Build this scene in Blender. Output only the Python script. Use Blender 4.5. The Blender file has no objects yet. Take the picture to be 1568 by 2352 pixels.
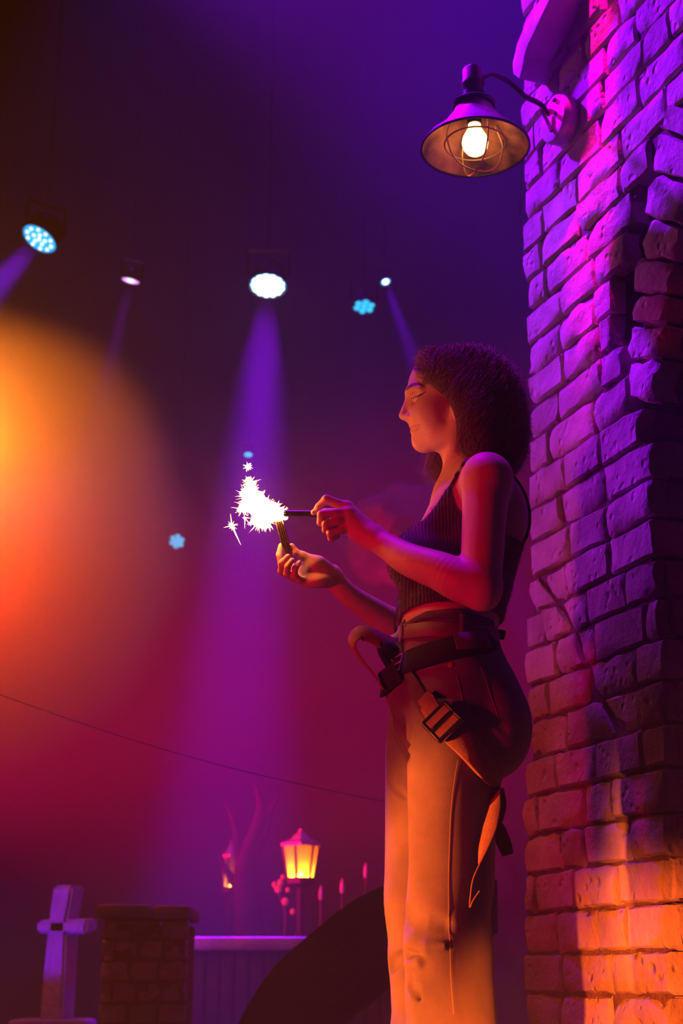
import bpy, bmesh, math, random, os
import numpy as np
from mathutils import Vector, Matrix, noise as mnoise

random.seed(7); rng = np.random.default_rng(7)
SC = bpy.context.scene
COL = SC.collection
# ------------------------------------------------------------------ camera
FPX, CX, CY, VH = 3300.0, 784.0, 1176.0, 2250.0      # focal length in pixels, image centre, horizon row
TH = math.atan((VH - CY) / FPX)                        # camera pitch
ST, CT = math.sin(TH), math.cos(TH)
CAM = np.array([0.0, 0.0, 0.46])
cam = bpy.data.cameras.new('camera'); camo = bpy.data.objects.new('camera', cam); COL.objects.link(camo)
camo.location = CAM; camo.rotation_euler = (math.pi / 2 + TH, 0, 0)
cam.sensor_fit = 'AUTO'; cam.sensor_width = 36.0; cam.lens = FPX / 2352 * 36.0
cam.clip_start = 0.05; cam.clip_end = 100
cam.dof.use_dof = True; cam.dof.focus_distance = 2.9; cam.dof.aperture_fstop = 4.5
SC.camera = camo
SC.view_settings.view_transform = 'Standard'; SC.view_settings.look = 'None'
SC.view_settings.gamma = 1.0; SC.view_settings.use_curve_mapping = False
SC.view_settings.exposure = 0.0
SC.cycles.use_denoising = True
SC.cycles.volume_bounces = 0; SC.cycles.volume_step_rate = 2.5
SC.cycles.max_bounces = 4; SC.cycles.diffuse_bounces = 1; SC.cycles.glossy_bounces = 1
SC.cycles.use_adaptive_sampling = True; SC.cycles.adaptive_threshold = 0.02
SC.cycles.transmission_bounces = 4; SC.cycles.transparent_max_bounces = 8
SC.cycles.sample_clamp_indirect = 4.0
# ------------------------------------------------------------------ hazy air of the stage
HAZE = 0.030
W = bpy.data.worlds.new('hazy_air'); SC.world = W; W.use_nodes = True
wt = W.node_tree
for n in list(wt.nodes): wt.nodes.remove(n)
wo = wt.nodes.new('ShaderNodeOutputWorld')
wb = wt.nodes.new('ShaderNodeBackground'); wb.inputs['Color'].default_value = (0, 0, 0, 1)
wv = wt.nodes.new('ShaderNodeVolumeScatter'); wv.inputs['Color'].default_value = (1, 1, 1, 1)
wv.inputs['Density'].default_value = HAZE; wv.inputs['Anisotropy'].default_value = 0.0
wt.links.new(wb.outputs[0], wo.inputs['Surface']); wt.links.new(wv.outputs[0], wo.inputs['Volume'])

def ray(u, v):
    x = (u - CX) / FPX; y = (CY - v) / FPX
    return np.array([x, CT - y * ST, ST + y * CT])
def P(u, v, Y):
    d = ray(u, v); return CAM + d * (Y / d[1])
def K(u, v, Y):                                         # metres per pixel there
    return Y / (CT - (CY - v) / FPX * ST) / FPX
YW = 2.75
def Wp(u, v, dy=0.0): return P(u, v, YW + dy)
def Wr(px, u, v, dy=0.0): return px * K(u, v, YW + dy)

def spot(name, loc, target, color, power, angle, blend=0.5, radius=0.06):
    l = bpy.data.lights.new(name, 'SPOT'); l.color = color; l.energy = power
    l.spot_size = math.radians(angle); l.spot_blend = blend; l.shadow_soft_size = radius
    o = bpy.data.objects.new(name, l); COL.objects.link(o); o.location = Vector(loc)
    o.rotation_euler = (Vector(target) - Vector(loc)).to_track_quat('-Z', 'Y').to_euler()
    return o
def point(name, loc, color, power, radius=0.1):
    l = bpy.data.lights.new(name, 'POINT'); l.color = color; l.energy = power; l.shadow_soft_size = radius
    o = bpy.data.objects.new(name, l); COL.objects.link(o); o.location = Vector(loc); return o

# ------------------------------------------------------------------ stage lights and one added blue fill (all outside the frame)
spot('violet_wash', (-1.7, 4.6, 5.4), (0.62, 3.25, 2.85), (0.25, 0.0, 1.0), 6500, 27, 0.9, 0.12)
spot('violet_side', (-1.75, 4.7, 2.0), (0.55, 3.35, 1.62), (0.42, 0.0, 1.0), 330, 24, 0.9, 0.06)
spot('magenta_streak', (0.05, 2.3, 6.0), tuple(P(1385, 400, 3.05)), (1.0, 0.0, 0.55), 7000, 4.6, 0.8, 0.03)
spot('red_wash', (-2.4, 1.3, 0.7), (0.3, 2.75, 1.0), (1.0, 0.0, 0.05), 190, 31, 0.7, 0.15)
spot('amber_footlight', (-1.9, 2.30, 0.10), (0.12, 2.58, 0.48), (1.0, 0.15, 0.012), 850, 23, 0.5, 0.05)
spot('amber_corner_light', (-0.58, 0.55, 0.10), (0.64, 2.98, 0.36), (1.0, 0.13, 0.010), 1300, 16, 0.8, 0.02)
spot('blue_back_wash', (0.9, 6.2, 6.4), (0.5, 7.5, 2.0), (0.08, 0.0, 1.0), 700, 74, 1.0, 0.2)
spot('blue_far_fill', (-1.6, 8.2, 8.4), (-0.6, 11.5, 4.0), (0.10, 0.0, 1.0), 300, 90, 1.0, 0.2)  # added fill, tints the far upper-left haze blue; no known lamp there
spot('violet_top', (-0.6, 3.4, 5.6), (0.10, 2.75, 1.5), (0.45, 0.0, 1.0), 1000, 20, 0.9, 0.12)
spot('red_far_wash', (-4.2, 7.0, 1.5), (2.0, 7.6, 2.1), (1.0, 0.0, 0.09), 9000, 42, 1.0, 0.3)
# ------------------------------------------------------------------ mesh helpers
def mesh_obj(name, verts, faces, mat=None, parent=None, smooth=True):
    me = bpy.data.meshes.new(name)
    verts = np.asarray(verts, dtype=np.float32)
    if isinstance(faces, np.ndarray):
        n, k = faces.shape
        me.vertices.add(len(verts)); me.vertices.foreach_set('co', verts.ravel())
        me.loops.add(n * k); me.loops.foreach_set('vertex_index', faces.astype(np.int32).ravel())
        me.polygons.add(n); me.polygons.foreach_set('loop_start', np.arange(0, n * k, k, dtype=np.int32))
        me.update(calc_edges=True)
    else:
        me.from_pydata([tuple(map(float, v)) for v in verts], [], faces)
    me.validate()
    if smooth: me.polygons.foreach_set('use_smooth', np.ones(len(me.polygons), dtype=bool))
    if mat: me.materials.append(mat)
    o = bpy.data.objects.new(name, me); COL.objects.link(o)
    if parent is not None: adopt(o, parent)
    return o
def world_of(o):
    return o.matrix_basis.copy() if o.parent is None else world_of(o.parent) @ o.matrix_parent_inverse @ o.matrix_basis
def adopt(o, parent):
    o.parent = parent; o.matrix_parent_inverse = world_of(parent).inverted()
def tag(o, label=None, cat=None, group=None, kind=None):
    if label: o['label'] = label
    if cat: o['category'] = cat
    if group: o['group'] = group
    if kind: o['kind'] = kind
    return o
def empty(name, loc, label=None, cat=None, group=None, kind=None):
    o = bpy.data.objects.new(name, None); COL.objects.link(o); o.location = Vector(loc)
    o.empty_display_size = 0.05
    return tag(o, label, cat, group, kind)

class MB:
    """collects verts / faces of one part"""
    def __init__(s): s.v = []; s.f = []
    def add(s, v, f):
        b = len(s.v); s.v += [tuple(map(float, p)) for p in v]; s.f += [tuple(i + b for i in q) for q in f]; return s
    def box(s, c, size, R=None, bev=0.0):
        c = np.array(c, float); h = np.array(size, float) / 2
        bm = bmesh.new(); bmesh.ops.create_cube(bm, size=1.0)
        for vv in bm.verts: vv.co = Vector([vv.co[i] * 2 * h[i] for i in range(3)])
        if bev: bmesh.ops.bevel(bm, geom=bm.edges[:], offset=bev, segments=2, affect='EDGES', profile=0.6)
        vs = [np.array(vv.co) for vv in bm.verts]; bm.verts.index_update()
        fs = [tuple(vv.index for vv in f.verts) for f in bm.faces]; bm.free()
        if R is not None: vs = [np.array(R @ Vector(q)) for q in vs]
        return s.add([q + c for q in vs], fs)
    def tube(s, pts, r, n=8, cap=True):
        pts = [np.array(p, float) for p in pts]; rs = r if hasattr(r, '__len__') else [r] * len(pts)
        t0 = pts[1] - pts[0]; t0 /= np.linalg.norm(t0)
        a = np.array([0, 0, 1.0]) if abs(t0[2]) < .9 else np.array([1.0, 0, 0])
        u = np.cross(t0, a); u /= np.linalg.norm(u)
        vs = []; fs = []
        for i, p in enumerate(pts):
            t = pts[min(i + 1, len(pts) - 1)] - pts[max(i - 1, 0)]; t /= (np.linalg.norm(t) + 1e-12)
            u = u - t * np.dot(u, t); u /= (np.linalg.norm(u) + 1e-12); w = np.cross(t, u)
            for j in range(n):
                an = 2 * math.pi * j / n; vs.append(p + rs[i] * (u * math.cos(an) + w * math.sin(an)))
        for i in range(len(pts) - 1):
            for j in range(n):
                fs.append((i * n + j, i * n + (j + 1) % n, (i + 1) * n + (j + 1) % n, (i + 1) * n + j))
        if cap: fs += [tuple(range(n - 1, -1, -1)), tuple((len(pts) - 1) * n + j for j in range(n))]
        return s.add(vs, fs)
    def lathe(s, c, axis, prof, n=32, closed=False):
        """prof = [(distance along axis, radius)]"""
        c = np.array(c, float); t = np.array(axis, float); t /= np.linalg.norm(t)
        a = np.array([0, 0, 1.0]) if abs(t[2]) < .9 else np.array([1.0, 0, 0])
        u = np.cross(t, a); u /= np.linalg.norm(u); w = np.cross(t, u)
        vs = []; fs = []; m = len(prof)
        for (d, r) in prof:
            for j in range(n):
                an = 2 * math.pi * j / n; vs.append(c + t * d + max(r, 1e-5) * (u * math.cos(an) + w * math.sin(an)))
        for i in range(m if closed else m - 1):
            i2 = (i + 1) % m
            for j in range(n):
                fs.append((i * n + j, i * n + (j + 1) % n, i2 * n + (j + 1) % n, i2 * n + j))
        return s.add(vs, fs)
    def prism(s, poly, off):
        """poly = 3-D outline, off = extrusion vector"""
        n = len(poly); off = np.array(off, float); p = [np.array(q, float) for q in poly]
        vs = p + [q + off for q in p]
        fs = [tuple(range(n)), tuple(range(2 * n - 1, n - 1, -1))] + [(i, (i + 1) % n, n + (i + 1) % n, n + i) for i in range(n)]
        return s.add(vs, fs)
    def build(s, name, mat, parent=None, smooth=True, angle=40):
        o = mesh_obj(name, s.v, s.f, mat, parent, smooth=False)
        bm = bmesh.new(); bm.from_mesh(o.data); bmesh.ops.recalc_face_normals(bm, faces=bm.faces[:]); bm.to_mesh(o.data); bm.free()
        if smooth:
            o.data.polygons.foreach_set('use_smooth', np.ones(len(o.data.polygons), dtype=bool))
            o.data.set_sharp_from_angle(angle=math.radians(angle))
        return o

def catmull(pts, per=8):
    p = [np.array(q, float) for q in pts]; p = [2 * p[0] - p[1]] + p + [2 * p[-1] - p[-2]]; out = []
    for i in range(1, len(p) - 2):
        for k in range(per):
            t = k / per
            out.append(0.5 * ((2 * p[i]) + (-p[i - 1] + p[i + 1]) * t + (2 * p[i - 1] - 5 * p[i] + 4 * p[i + 1] - p[i + 2]) * t * t + (-p[i - 1] + 3 * p[i] - 3 * p[i + 1] + p[i + 2]) * t ** 3))
    out.append(p[-2]); return out

# ------------------------------------------------------------------ materials
def material(name, base, rough=0.6, metal=0.0, var=0.0, var2=None, scale=8.0, bump=0.0, bscale=40.0, emit=None, estr=0.0,
             pits=0.0, per_object=0.0, sheen=0.0, sss=0.0, spec=0.5, detail=6.0, bdist=0.01, wave=None):
    m = bpy.data.materials.new(name); m.use_nodes = True; nt = m.node_tree; N = nt.nodes; L = nt.links
    b = N['Principled BSDF']
    b.inputs['Base Color'].default_value = (*base, 1); b.inputs['Roughness'].default_value = rough; b.inputs['Metallic'].default_value = metal
    b.inputs['Specular IOR Level'].default_value = spec
    if sheen: b.inputs['Sheen Weight'].default_value = sheen; b.inputs['Sheen Roughness'].default_value = 0.5
    if sss:
        b.inputs['Subsurface Weight'].default_value = sss; b.inputs['Subsurface Radius'].default_value = (1, .4, .2); b.inputs['Subsurface Scale'].default_value = .006
    tc = N.new('ShaderNodeTexCoord'); src = tc.outputs['Object']
    col = None
    if var or var2:
        no = N.new('ShaderNodeTexNoise'); no.inputs['Scale'].default_value = scale; no.inputs['Detail'].default_value = detail
        L.new(src, no.inputs['Vector'])
        rp = N.new('ShaderNodeValToRGB'); c2 = var2 if var2 else tuple(c * (1 - var) for c in base)
        rp.color_ramp.elements[0].position = .35; rp.color_ramp.elements[1].position = .68
        rp.color_ramp.elements[0].color = (*c2, 1); rp.color_ramp.elements[1].color = (*base, 1)
        L.new(no.outputs['Fac'], rp.inputs['Fac']); col = rp.outputs['Color']
    if per_object:
        oi = N.new('ShaderNodeObjectInfo'); mp = N.new('ShaderNodeMapRange')
        mp.inputs['To Min'].default_value = 1 - per_object; mp.inputs['To Max'].default_value = 1 + per_object * .5
        L.new(oi.outputs['Random'], mp.inputs['Value'])
        mx = N.new('ShaderNodeMix'); mx.data_type = 'RGBA'; mx.blend_type = 'MULTIPLY'; mx.inputs['Factor'].default_value = 1
        if col is not None: L.new(col, mx.inputs['A'])
        else: mx.inputs['A'].default_value = (*base, 1)
        L.new(mp.outputs['Result'], mx.inputs['B']); col = mx.outputs['Result']
    if col is not None: L.new(col, b.inputs['Base Color'])
    h = None
    if bump:
        nb = N.new('ShaderNodeTexNoise'); nb.inputs['Scale'].default_value = bscale; nb.inputs['Detail'].default_value = 8; nb.inputs['Roughness'].default_value = .62
        L.new(src, nb.inputs['Vector']); h = nb.outputs['Fac']
    if pits:
        vo = N.new('ShaderNodeTexVoronoi'); vo.inputs['Scale'].default_value = bscale * 1.1; vo.feature = 'SMOOTH_F1'
        nn = N.new('ShaderNodeTexNoise'); nn.inputs['Scale'].default_value = bscale * .35; L.new(src, nn.inputs['Vector'])
        L.new(src, vo.inputs['Vector'])
        mr = N.new('ShaderNodeMapRange'); mr.inputs['From Min'].default_value = .08; mr.inputs['From Max'].default_value = .35
        L.new(vo.outputs['Distance'], mr.inputs['Value'])
        m2 = N.new('ShaderNodeMapRange'); m2.inputs['From Min'].default_value = .5; m2.inputs['From Max'].default_value = .62
        L.new(nn.outputs['Fac'], m2.inputs['Value'])
        inv = N.new('ShaderNodeMath'); inv.operation = 'SUBTRACT'; inv.inputs[0].default_value = 1; L.new(mr.outputs[0], inv.inputs[1])
        mu = N.new('ShaderNodeMath'); mu.operation = 'MULTIPLY'; L.new(inv.outputs[0], mu.inputs[0]); L.new(m2.outputs[0], mu.inputs[1])
        sc = N.new('ShaderNodeMath'); sc.operation = 'MULTIPLY'; L.new(mu.outputs[0], sc.inputs[0]); sc.inputs[1].default_value = -pits
        ad = N.new('ShaderNodeMath'); ad.operation = 'ADD'; L.new(sc.outputs[0], ad.inputs[0]); L.new(h, ad.inputs[1]); h = ad.outputs[0]
    if wave:
        wv_ = N.new('ShaderNodeTexWave'); wv_.inputs['Scale'].default_value = wave[1]; wv_.bands_direction = wave[0]; wv_.inputs['Distortion'].default_value = wave[2]
        wv_.inputs['Detail'].default_value = 2; L.new(src, wv_.inputs['Vector'])
        if h is None: h = wv_.outputs['Fac']
        else:
            a2 = N.new('ShaderNodeMath'); a2.operation = 'ADD'; L.new(h, a2.inputs[0]); L.new(wv_.outputs['Fac'], a2.inputs[1]); h = a2.outputs[0]
    if h is not None:
        bp = N.new('ShaderNodeBump'); bp.inputs['Strength'].default_value = bump if bump else .5; bp.inputs['Distance'].default_value = bdist
        L.new(h, bp.inputs['Height']); L.new(bp.outputs['Normal'], b.inputs['Normal'])
    if emit:
        b.inputs['Emission Color'].default_value = (*emit, 1); b.inputs['Emission Strength'].default_value = estr
    return m

M = {}
M['brick'] = material('worn_brick', (.52, .43, .38), .85, var2=(.36, .27, .23), scale=9, bump=.9, bscale=36, pits=1.0, per_object=.25, bdist=.009, spec=.25)
M['mortar'] = material('dark_mortar', (.20, .13, .11), .95, var2=(.10, .06, .05), scale=14, bump=1.0, bscale=60, bdist=.01, spec=.1)
M['void'] = material('dark_jamb', (.10, .08, .08), .95, var=.4, bump=.6, bscale=30, spec=.1)
M['plaster'] = material('pale_plaster', (.72, .68, .66), .8, var2=(.45, .40, .40), scale=7, bump=.7, bscale=18, bdist=.01, spec=.2)
M['black_metal'] = material('black_metal', (.03, .03, .035), .38, 0.6, bump=.15, bscale=90)
M['lamp_plate'] = material('weathered_metal', (.45, .40, .42), .42, .5, var2=(.25, .2, .2), scale=30, bump=.2, bscale=60)
M['enamel'] = material('grey_enamel', (.52, .48, .54), .42, .2, var2=(.24, .22, .25), scale=20, bump=.1, bscale=60)
M['rust'] = material('rusty_copper', (.66, .26, .09), .6, .15, var2=(.07, .025, .012), scale=13, bump=.3, bscale=60)
M['wire'] = material('brass_wire', (.55, .36, .16), .35, .8)
M['bulb'] = material('lit_bulb', (1, .8, .5), .3, emit=(1.0, .50, .15), estr=7)
M['skin'] = None
M['stick'] = material('dark_paper_stick', (.14, .09, .06), .7, var2=(.05, .03, .02), scale=120, bump=.5, bscale=200, bdist=.002)
M['tube'] = material('dark_foil_tube', (.06, .05, .06), .3, .3, var=.4, scale=60)
M['spark'] = material('burning_sparks', (1, .8, .6), .5, emit=(1.0, .29, .055), estr=85)
M['spark_ray'] = material('spark_trails', (1, .8, .5), .5, emit=(1.0, .55, .16), estr=7)
M['dark'] = material('black_stage_cloth', (.035, .03, .04), .95, var=.3, scale=3, spec=.1)
M['floor'] = material('stage_floor', (.06, .05, .05), .7, var=.4, scale=4, bump=.2, bscale=12)
M['stone'] = material('rough_stone', (.40, .36, .36), .9, var2=(.22, .2, .2), scale=6, bump=.9, bscale=16, bdist=.02, spec=.15)
M['palestone'] = material('pale_stone', (.34, .32, .38), .9, var2=(.5, .48, .5), scale=8, bump=.8, bscale=20, bdist=.02, spec=.15)
M['rock'] = material('dark_crag', (.09, .07, .07), .95, var2=(.04, .03, .03), scale=5, bump=.8, bscale=12, bdist=.03, spec=.1)
M['bark'] = material('dark_bark', (.025, .018, .016), .9, var=.4, scale=9, bump=.8, bscale=30, bdist=.01, spec=.1)
M['wood'] = material('dark_wood', (.07, .045, .04), .8, var2=(.035, .02, .02), scale=6, bump=.5, bscale=20)
def glass_amber():
    m = bpy.data.materials.new('amber_lantern_glass'); m.use_nodes = True; nt = m.node_tree; N = nt.nodes; L = nt.links
    for n in list(N): N.remove(n)
    o = N.new('ShaderNodeOutputMaterial'); t = N.new('ShaderNodeBsdfTransparent'); t.inputs[0].default_value = (1, .72, .34, 1)
    d = N.new('ShaderNodeBsdfTranslucent'); d.inputs[0].default_value = (1, .62, .16, 1); x = N.new('ShaderNodeMixShader'); x.inputs[0].default_value = .5
    L.new(t.outputs[0], x.inputs[1]); L.new(d.outputs[0], x.inputs[2]); L.new(x.outputs[0], o.inputs['Surface']); return m
M['glass_amber'] = glass_amber()
M['flame'] = material('lantern_bulb', (1, .8, .5), .3, emit=(1.0, .55, .14), estr=200)
M['leaf'] = material('yellow_leaf', (.80, .66, .08), .6, var=.3, scale=20)
M['led_face'] = material('led_lens_panel', (.1, .5, .6), .3, emit=(0.0, .42, 1.0), estr=1.5)
M['led_dot'] = material('lit_led', (1, 1, 1), .3, emit=(.75, .9, 1.0), estr=2.4)
M['led_hot'] = material('bright_led_panel', (1, 1, 1), .3, emit=(.7, .85, 1.0), estr=5)
M['led_blue'] = material('cyan_led', (.1, .6, .9), .3, emit=(0.02, .55, 1.0), estr=1.6)
M['led_violet'] = material('violet_led', (.8, .5, 1), .3, emit=(.75, .25, 1.0), estr=2.4)
M['denim'] = material('washed_denim', (.25, .225, .235), .9, var2=(.18, .165, .18), scale=14, bump=.35, bscale=500, bdist=.002, sheen=.15, spec=.15)
M['knit'] = material('fuzzy_knit', (.10, .055, .065), .95, var2=(.06, .03, .04), scale=60, bump=.55, bscale=260, bdist=.005, sheen=.5, spec=.1, wave=('X', 48, 2.5))
M['web_tan'] = material('tan_webbing', (.40, .24, .15), .85, var=.25, scale=40, bump=.6, bscale=400, bdist=.002, spec=.15)
M['web_dark'] = material('black_webbing', (.035, .025, .03), .85, var=.3, scale=40, bump=.5, bscale=400, bdist=.002, spec=.2)
M['web_brown'] = material('brown_webbing', (.17, .11, .10), .85, var=.25, scale=40, bump=.6, bscale=400, bdist=.002, spec=.15)
M['belt'] = material('olive_leather', (.26, .22, .16), .55, var=.25, scale=12, bump=.2, bscale=150, bdist=.002)
M['patch'] = material('brown_leather', (.26, .12, .10), .6, var2=(.14, .06, .05), scale=20, bump=.4, bscale=80, bdist=.003)
M['steel'] = material('steel_buckle', (.5, .5, .52), .22, 1.0)
M['stitch'] = material('tan_stitching', (.55, .35, .22), .8)
M['copper'] = material('copper_rivet', (.8, .4, .2), .35, .3)
M['shoe'] = material('dark_shoe', (.05, .04, .04), .6)
M['hair'] = None

# ------------------------------------------------------------------ implicit surfaces for the figure
class Field:
    def __init__(s, lo, hi, h):
        s.lo = np.array(lo, float); s.h = h
        s.n = np.ceil((np.array(hi) - s.lo) / h).astype(int) + 1
        s.ax = [(s.lo[i] + np.arange(s.n[i]) * h).astype(np.float32) for i in range(3)]
        s.D = np.full(tuple(s.n), 1.0, dtype=np.float32)
    def _sl(s, lo, hi):
        a = np.maximum(np.floor((np.array(lo) - s.lo) / s.h).astype(int), 0)
        b = np.minimum(np.ceil((np.array(hi) - s.lo) / s.h).astype(int) + 1, s.n)
        if (b <= a).any(): return None, None
        sl = tuple(slice(a[i], b[i]) for i in range(3))
        X = s.ax[0][sl[0]][:, None, None]; Y = s.ax[1][sl[1]][None, :, None]; Z = s.ax[2][sl[2]][None, None, :]
        return sl, (X, Y, Z)
    def comb(s, sl, d, k, sub):
        o = s.D[sl]
        if sub:
            d = -d
            if k > 0:
                hh = np.clip(k - np.abs(o - d), 0, None) / k; s.D[sl] = np.maximum(o, d) + hh * hh * k * .25
            else: s.D[sl] = np.maximum(o, d)
        else:
            if k > 0:
                hh = np.clip(k - np.abs(o - d), 0, None) / k; s.D[sl] = np.minimum(o, d) - hh * hh * k * .25
            else: s.D[sl] = np.minimum(o, d)
    def cap(s, a, b, ra, rb, k=.01, sub=False):
        a = np.array(a, float); b = np.array(b, float); pad = max(ra, rb) + k + 3 * s.h
        sl, G = s._sl(np.minimum(a, b) - pad, np.maximum(a, b) + pad)
        if sl is None: return
        X, Y, Z = G; ba = b - a; bb = float(ba @ ba) + 1e-12
        t = np.clip(((X - a[0]) * ba[0] + (Y - a[1]) * ba[1] + (Z - a[2]) * ba[2]) / bb, 0, 1)
        d = np.sqrt((X - a[0] - t * ba[0]) ** 2 + (Y - a[1] - t * ba[1]) ** 2 + (Z - a[2] - t * ba[2]) ** 2) - (ra + (rb - ra) * t)
        s.comb(sl, d, k, sub)
    def chain(s, pts, k=.01, sub=False, curve=0):
        """a bent, tapering limb: hard union along its own length, blended once into the rest"""
        if curve and len(pts) > 2:
            q = catmull([np.append(p, r) for p, r in pts], curve); pts = [(x[:3], float(x[3])) for x in q]
        ps = np.array([p for p, r in pts]); pad = max(r for p, r in pts) + k + 3 * s.h
        sl, G = s._sl(ps.min(0) - pad, ps.max(0) + pad)
        if sl is None: return
        D = np.full(s.D[sl].shape, 1.0, dtype=np.float32); lo = [q.start for q in sl]
        for (a, ra), (b, rb) in zip(pts[:-1], pts[1:]):
            a = np.array(a, float); b = np.array(b, float); pd = max(ra, rb) + k + 3 * s.h
            s2, G2 = s._sl(np.minimum(a, b) - pd, np.maximum(a, b) + pd)
            if s2 is None: continue
            X, Y, Z = G2; ba = b - a; bb = float(ba @ ba) + 1e-12
            t = np.clip(((X - a[0]) * ba[0] + (Y - a[1]) * ba[1] + (Z - a[2]) * ba[2]) / bb, 0, 1)
            d = np.sqrt((X - a[0] - t * ba[0]) ** 2 + (Y - a[1] - t * ba[1]) ** 2 + (Z - a[2] - t * ba[2]) ** 2) - (ra + (rb - ra) * t)
            w = tuple(slice(s2[i].start - lo[i], s2[i].stop - lo[i]) for i in range(3)); D[w] = np.minimum(D[w], d)
        s.comb(sl, D, k, sub)
    def ell(s, c, r, k=.01, sub=False, R=None):
        c = np.array(c, float); r = np.array(r, float); pad = max(r) + k + 3 * s.h if R is not None else r + k + 3 * s.h
        sl, G = s._sl(c - pad, c + pad)
        if sl is None: return
        X, Y, Z = G[0] - c[0], G[1] - c[1], G[2] - c[2]
        if R is not None:
            X, Y, Z = (R[0, 0] * X + R[1, 0] * Y + R[2, 0] * Z, R[0, 1] * X + R[1, 1] * Y + R[2, 1] * Z, R[0, 2] * X + R[1, 2] * Y + R[2, 2] * Z)
        k0 = np.sqrt((X / r[0]) ** 2 + (Y / r[1]) ** 2 + (Z / r[2]) ** 2)
        k1 = np.sqrt((X / r[0] ** 2) ** 2 + (Y / r[1] ** 2) ** 2 + (Z / r[2] ** 2) ** 2) + 1e-6
        d = k0 * (k0 - 1) / k1
        d = np.where(k0 < .3, -min(r) * (1 - k0), d)
        s.comb(sl, d, k, sub)
    def sample(s, p):
        p = np.atleast_2d(np.asarray(p, float)); g = (p - s.lo) / s.h
        g = np.clip(g, 0, s.n - 1.001); i = g.astype(int); f = (g - i); out = 0
        for dx in (0, 1):
            for dy in (0, 1):
                for dz in (0, 1):
                    w = (f[:, 0] if dx else 1 - f[:, 0]) * (f[:, 1] if dy else 1 - f[:, 1]) * (f[:, 2] if dz else 1 - f[:, 2])
                    out = out + w * s.D[i[:, 0] + dx, i[:, 1] + dy, i[:, 2] + dz]
        return out
    def grad(s, p):
        p = np.atleast_2d(np.asarray(p, float)); e = s.h; g = np.zeros_like(p)
        for a in range(3):
            q = p.copy(); q[:, a] += e; w = p.copy(); w[:, a] -= e; g[:, a] = s.sample(q) - s.sample(w)
        return g / (np.linalg.norm(g, axis=1, keepdims=True) + 1e-9)
    def project(s, p, off=0.0, it=12):
        p = np.atleast_2d(np.asarray(p, float)).copy()
        for _ in range(it):
            d = s.sample(p)[:, None] - off; p -= np.clip(d, -.02, .02) * s.grad(p) * .8
        return p, s.grad(p)
    def cast(s, u, v, near=2.2, far=3.3):
        d = ray(u, v); t = near / d[1]
        for _ in range(400):
            p = CAM + d * t; q = float(s.sample(p)[0])
            if q < .0005: return p
            t += max(min(q, .02) * .7, .0005)
            if t * d[1] > far: break
        return p
    def mesh(s, smooth=2):
        D = s.D; S = D < 0; n = s.n
        c = [slice(0, -1), slice(1, None)]
        cnt = np.zeros(tuple(n - 1), dtype=np.int8)
        for a in (0, 1):
            for b in (0, 1):
                for d in (0, 1): cnt += S[c[a], c[b], c[d]]
        act = np.argwhere((cnt > 0) & (cnt < 8))
        idx = np.full(tuple(n - 1), -1, dtype=np.int32); idx[act[:, 0], act[:, 1], act[:, 2]] = np.arange(len(act))
        acc = np.zeros((len(act), 3)); num = np.zeros(len(act))
        cor = {(a, b, d): D[act[:, 0] + a, act[:, 1] + b, act[:, 2] + d] for a in (0, 1) for b in (0, 1) for d in (0, 1)}
        for ax in range(3):
            for p in (0, 1):
                for q in (0, 1):
                    o0 = [0, 0, 0]; o1 = [0, 0, 0]; oth = [i for i in range(3) if i != ax]
                    o0[oth[0]] = o1[oth[0]] = p; o0[oth[1]] = o1[oth[1]] = q; o1[ax] = 1
                    d0 = cor[tuple(o0)]; d1 = cor[tuple(o1)]; m = (d0 < 0) != (d1 < 0)
                    t = np.where(m, d0 / np.where(m, d0 - d1, 1), 0)
                    pos = np.tile(np.array(o0, float), (len(act), 1)); pos[:, ax] += t
                    acc += np.where(m[:, None], pos, 0); num += m
        V = s.lo + (act + acc / num[:, None]) * s.h
        F = []
        for ax in range(3):
            sa = [slice(None)] * 3; sb = [slice(None)] * 3; sa[ax] = slice(0, -1); sb[ax] = slice(1, None)
            A = S[tuple(sa)]; B = S[tuple(sb)]; e = np.argwhere(A != B); flip = A[e[:, 0], e[:, 1], e[:, 2]]
            o = [i for i in range(3) if i != ax]
            ok = (e[:, o[0]] > 0) & (e[:, o[1]] > 0) & (e[:, o[0]] < n[o[0]] - 1) & (e[:, o[1]] < n[o[1]] - 1); e = e[ok]; flip = flip[ok]
            def g(i, j):
                q = e.copy(); q[:, o[0]] -= i; q[:, o[1]] -= j; return idx[q[:, 0], q[:, 1], q[:, 2]]
            quad = np.stack([g(0, 0), g(1, 0), g(1, 1), g(0, 1)], 1)
            if ax == 1: flip = ~flip
            quad[~flip] = quad[~flip][:, ::-1]; F.append(quad)
        F = np.concatenate(F); F = F[(F >= 0).all(1)]
        E = np.concatenate([F[:, [0, 1]], F[:, [1, 2]], F[:, [2, 3]], F[:, [3, 0]]])
        for it in range(smooth * 2):
            lam = .55 if it % 2 == 0 else -.57
            deg = np.bincount(E[:, 0], minlength=len(V)) + 1e-9; av = np.zeros_like(V)
            for a in range(3): av[:, a] = (np.bincount(E[:, 0], V[E[:, 1], a], minlength=len(V))) / deg
            V = V + lam * (av - V)
        return V, F

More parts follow.
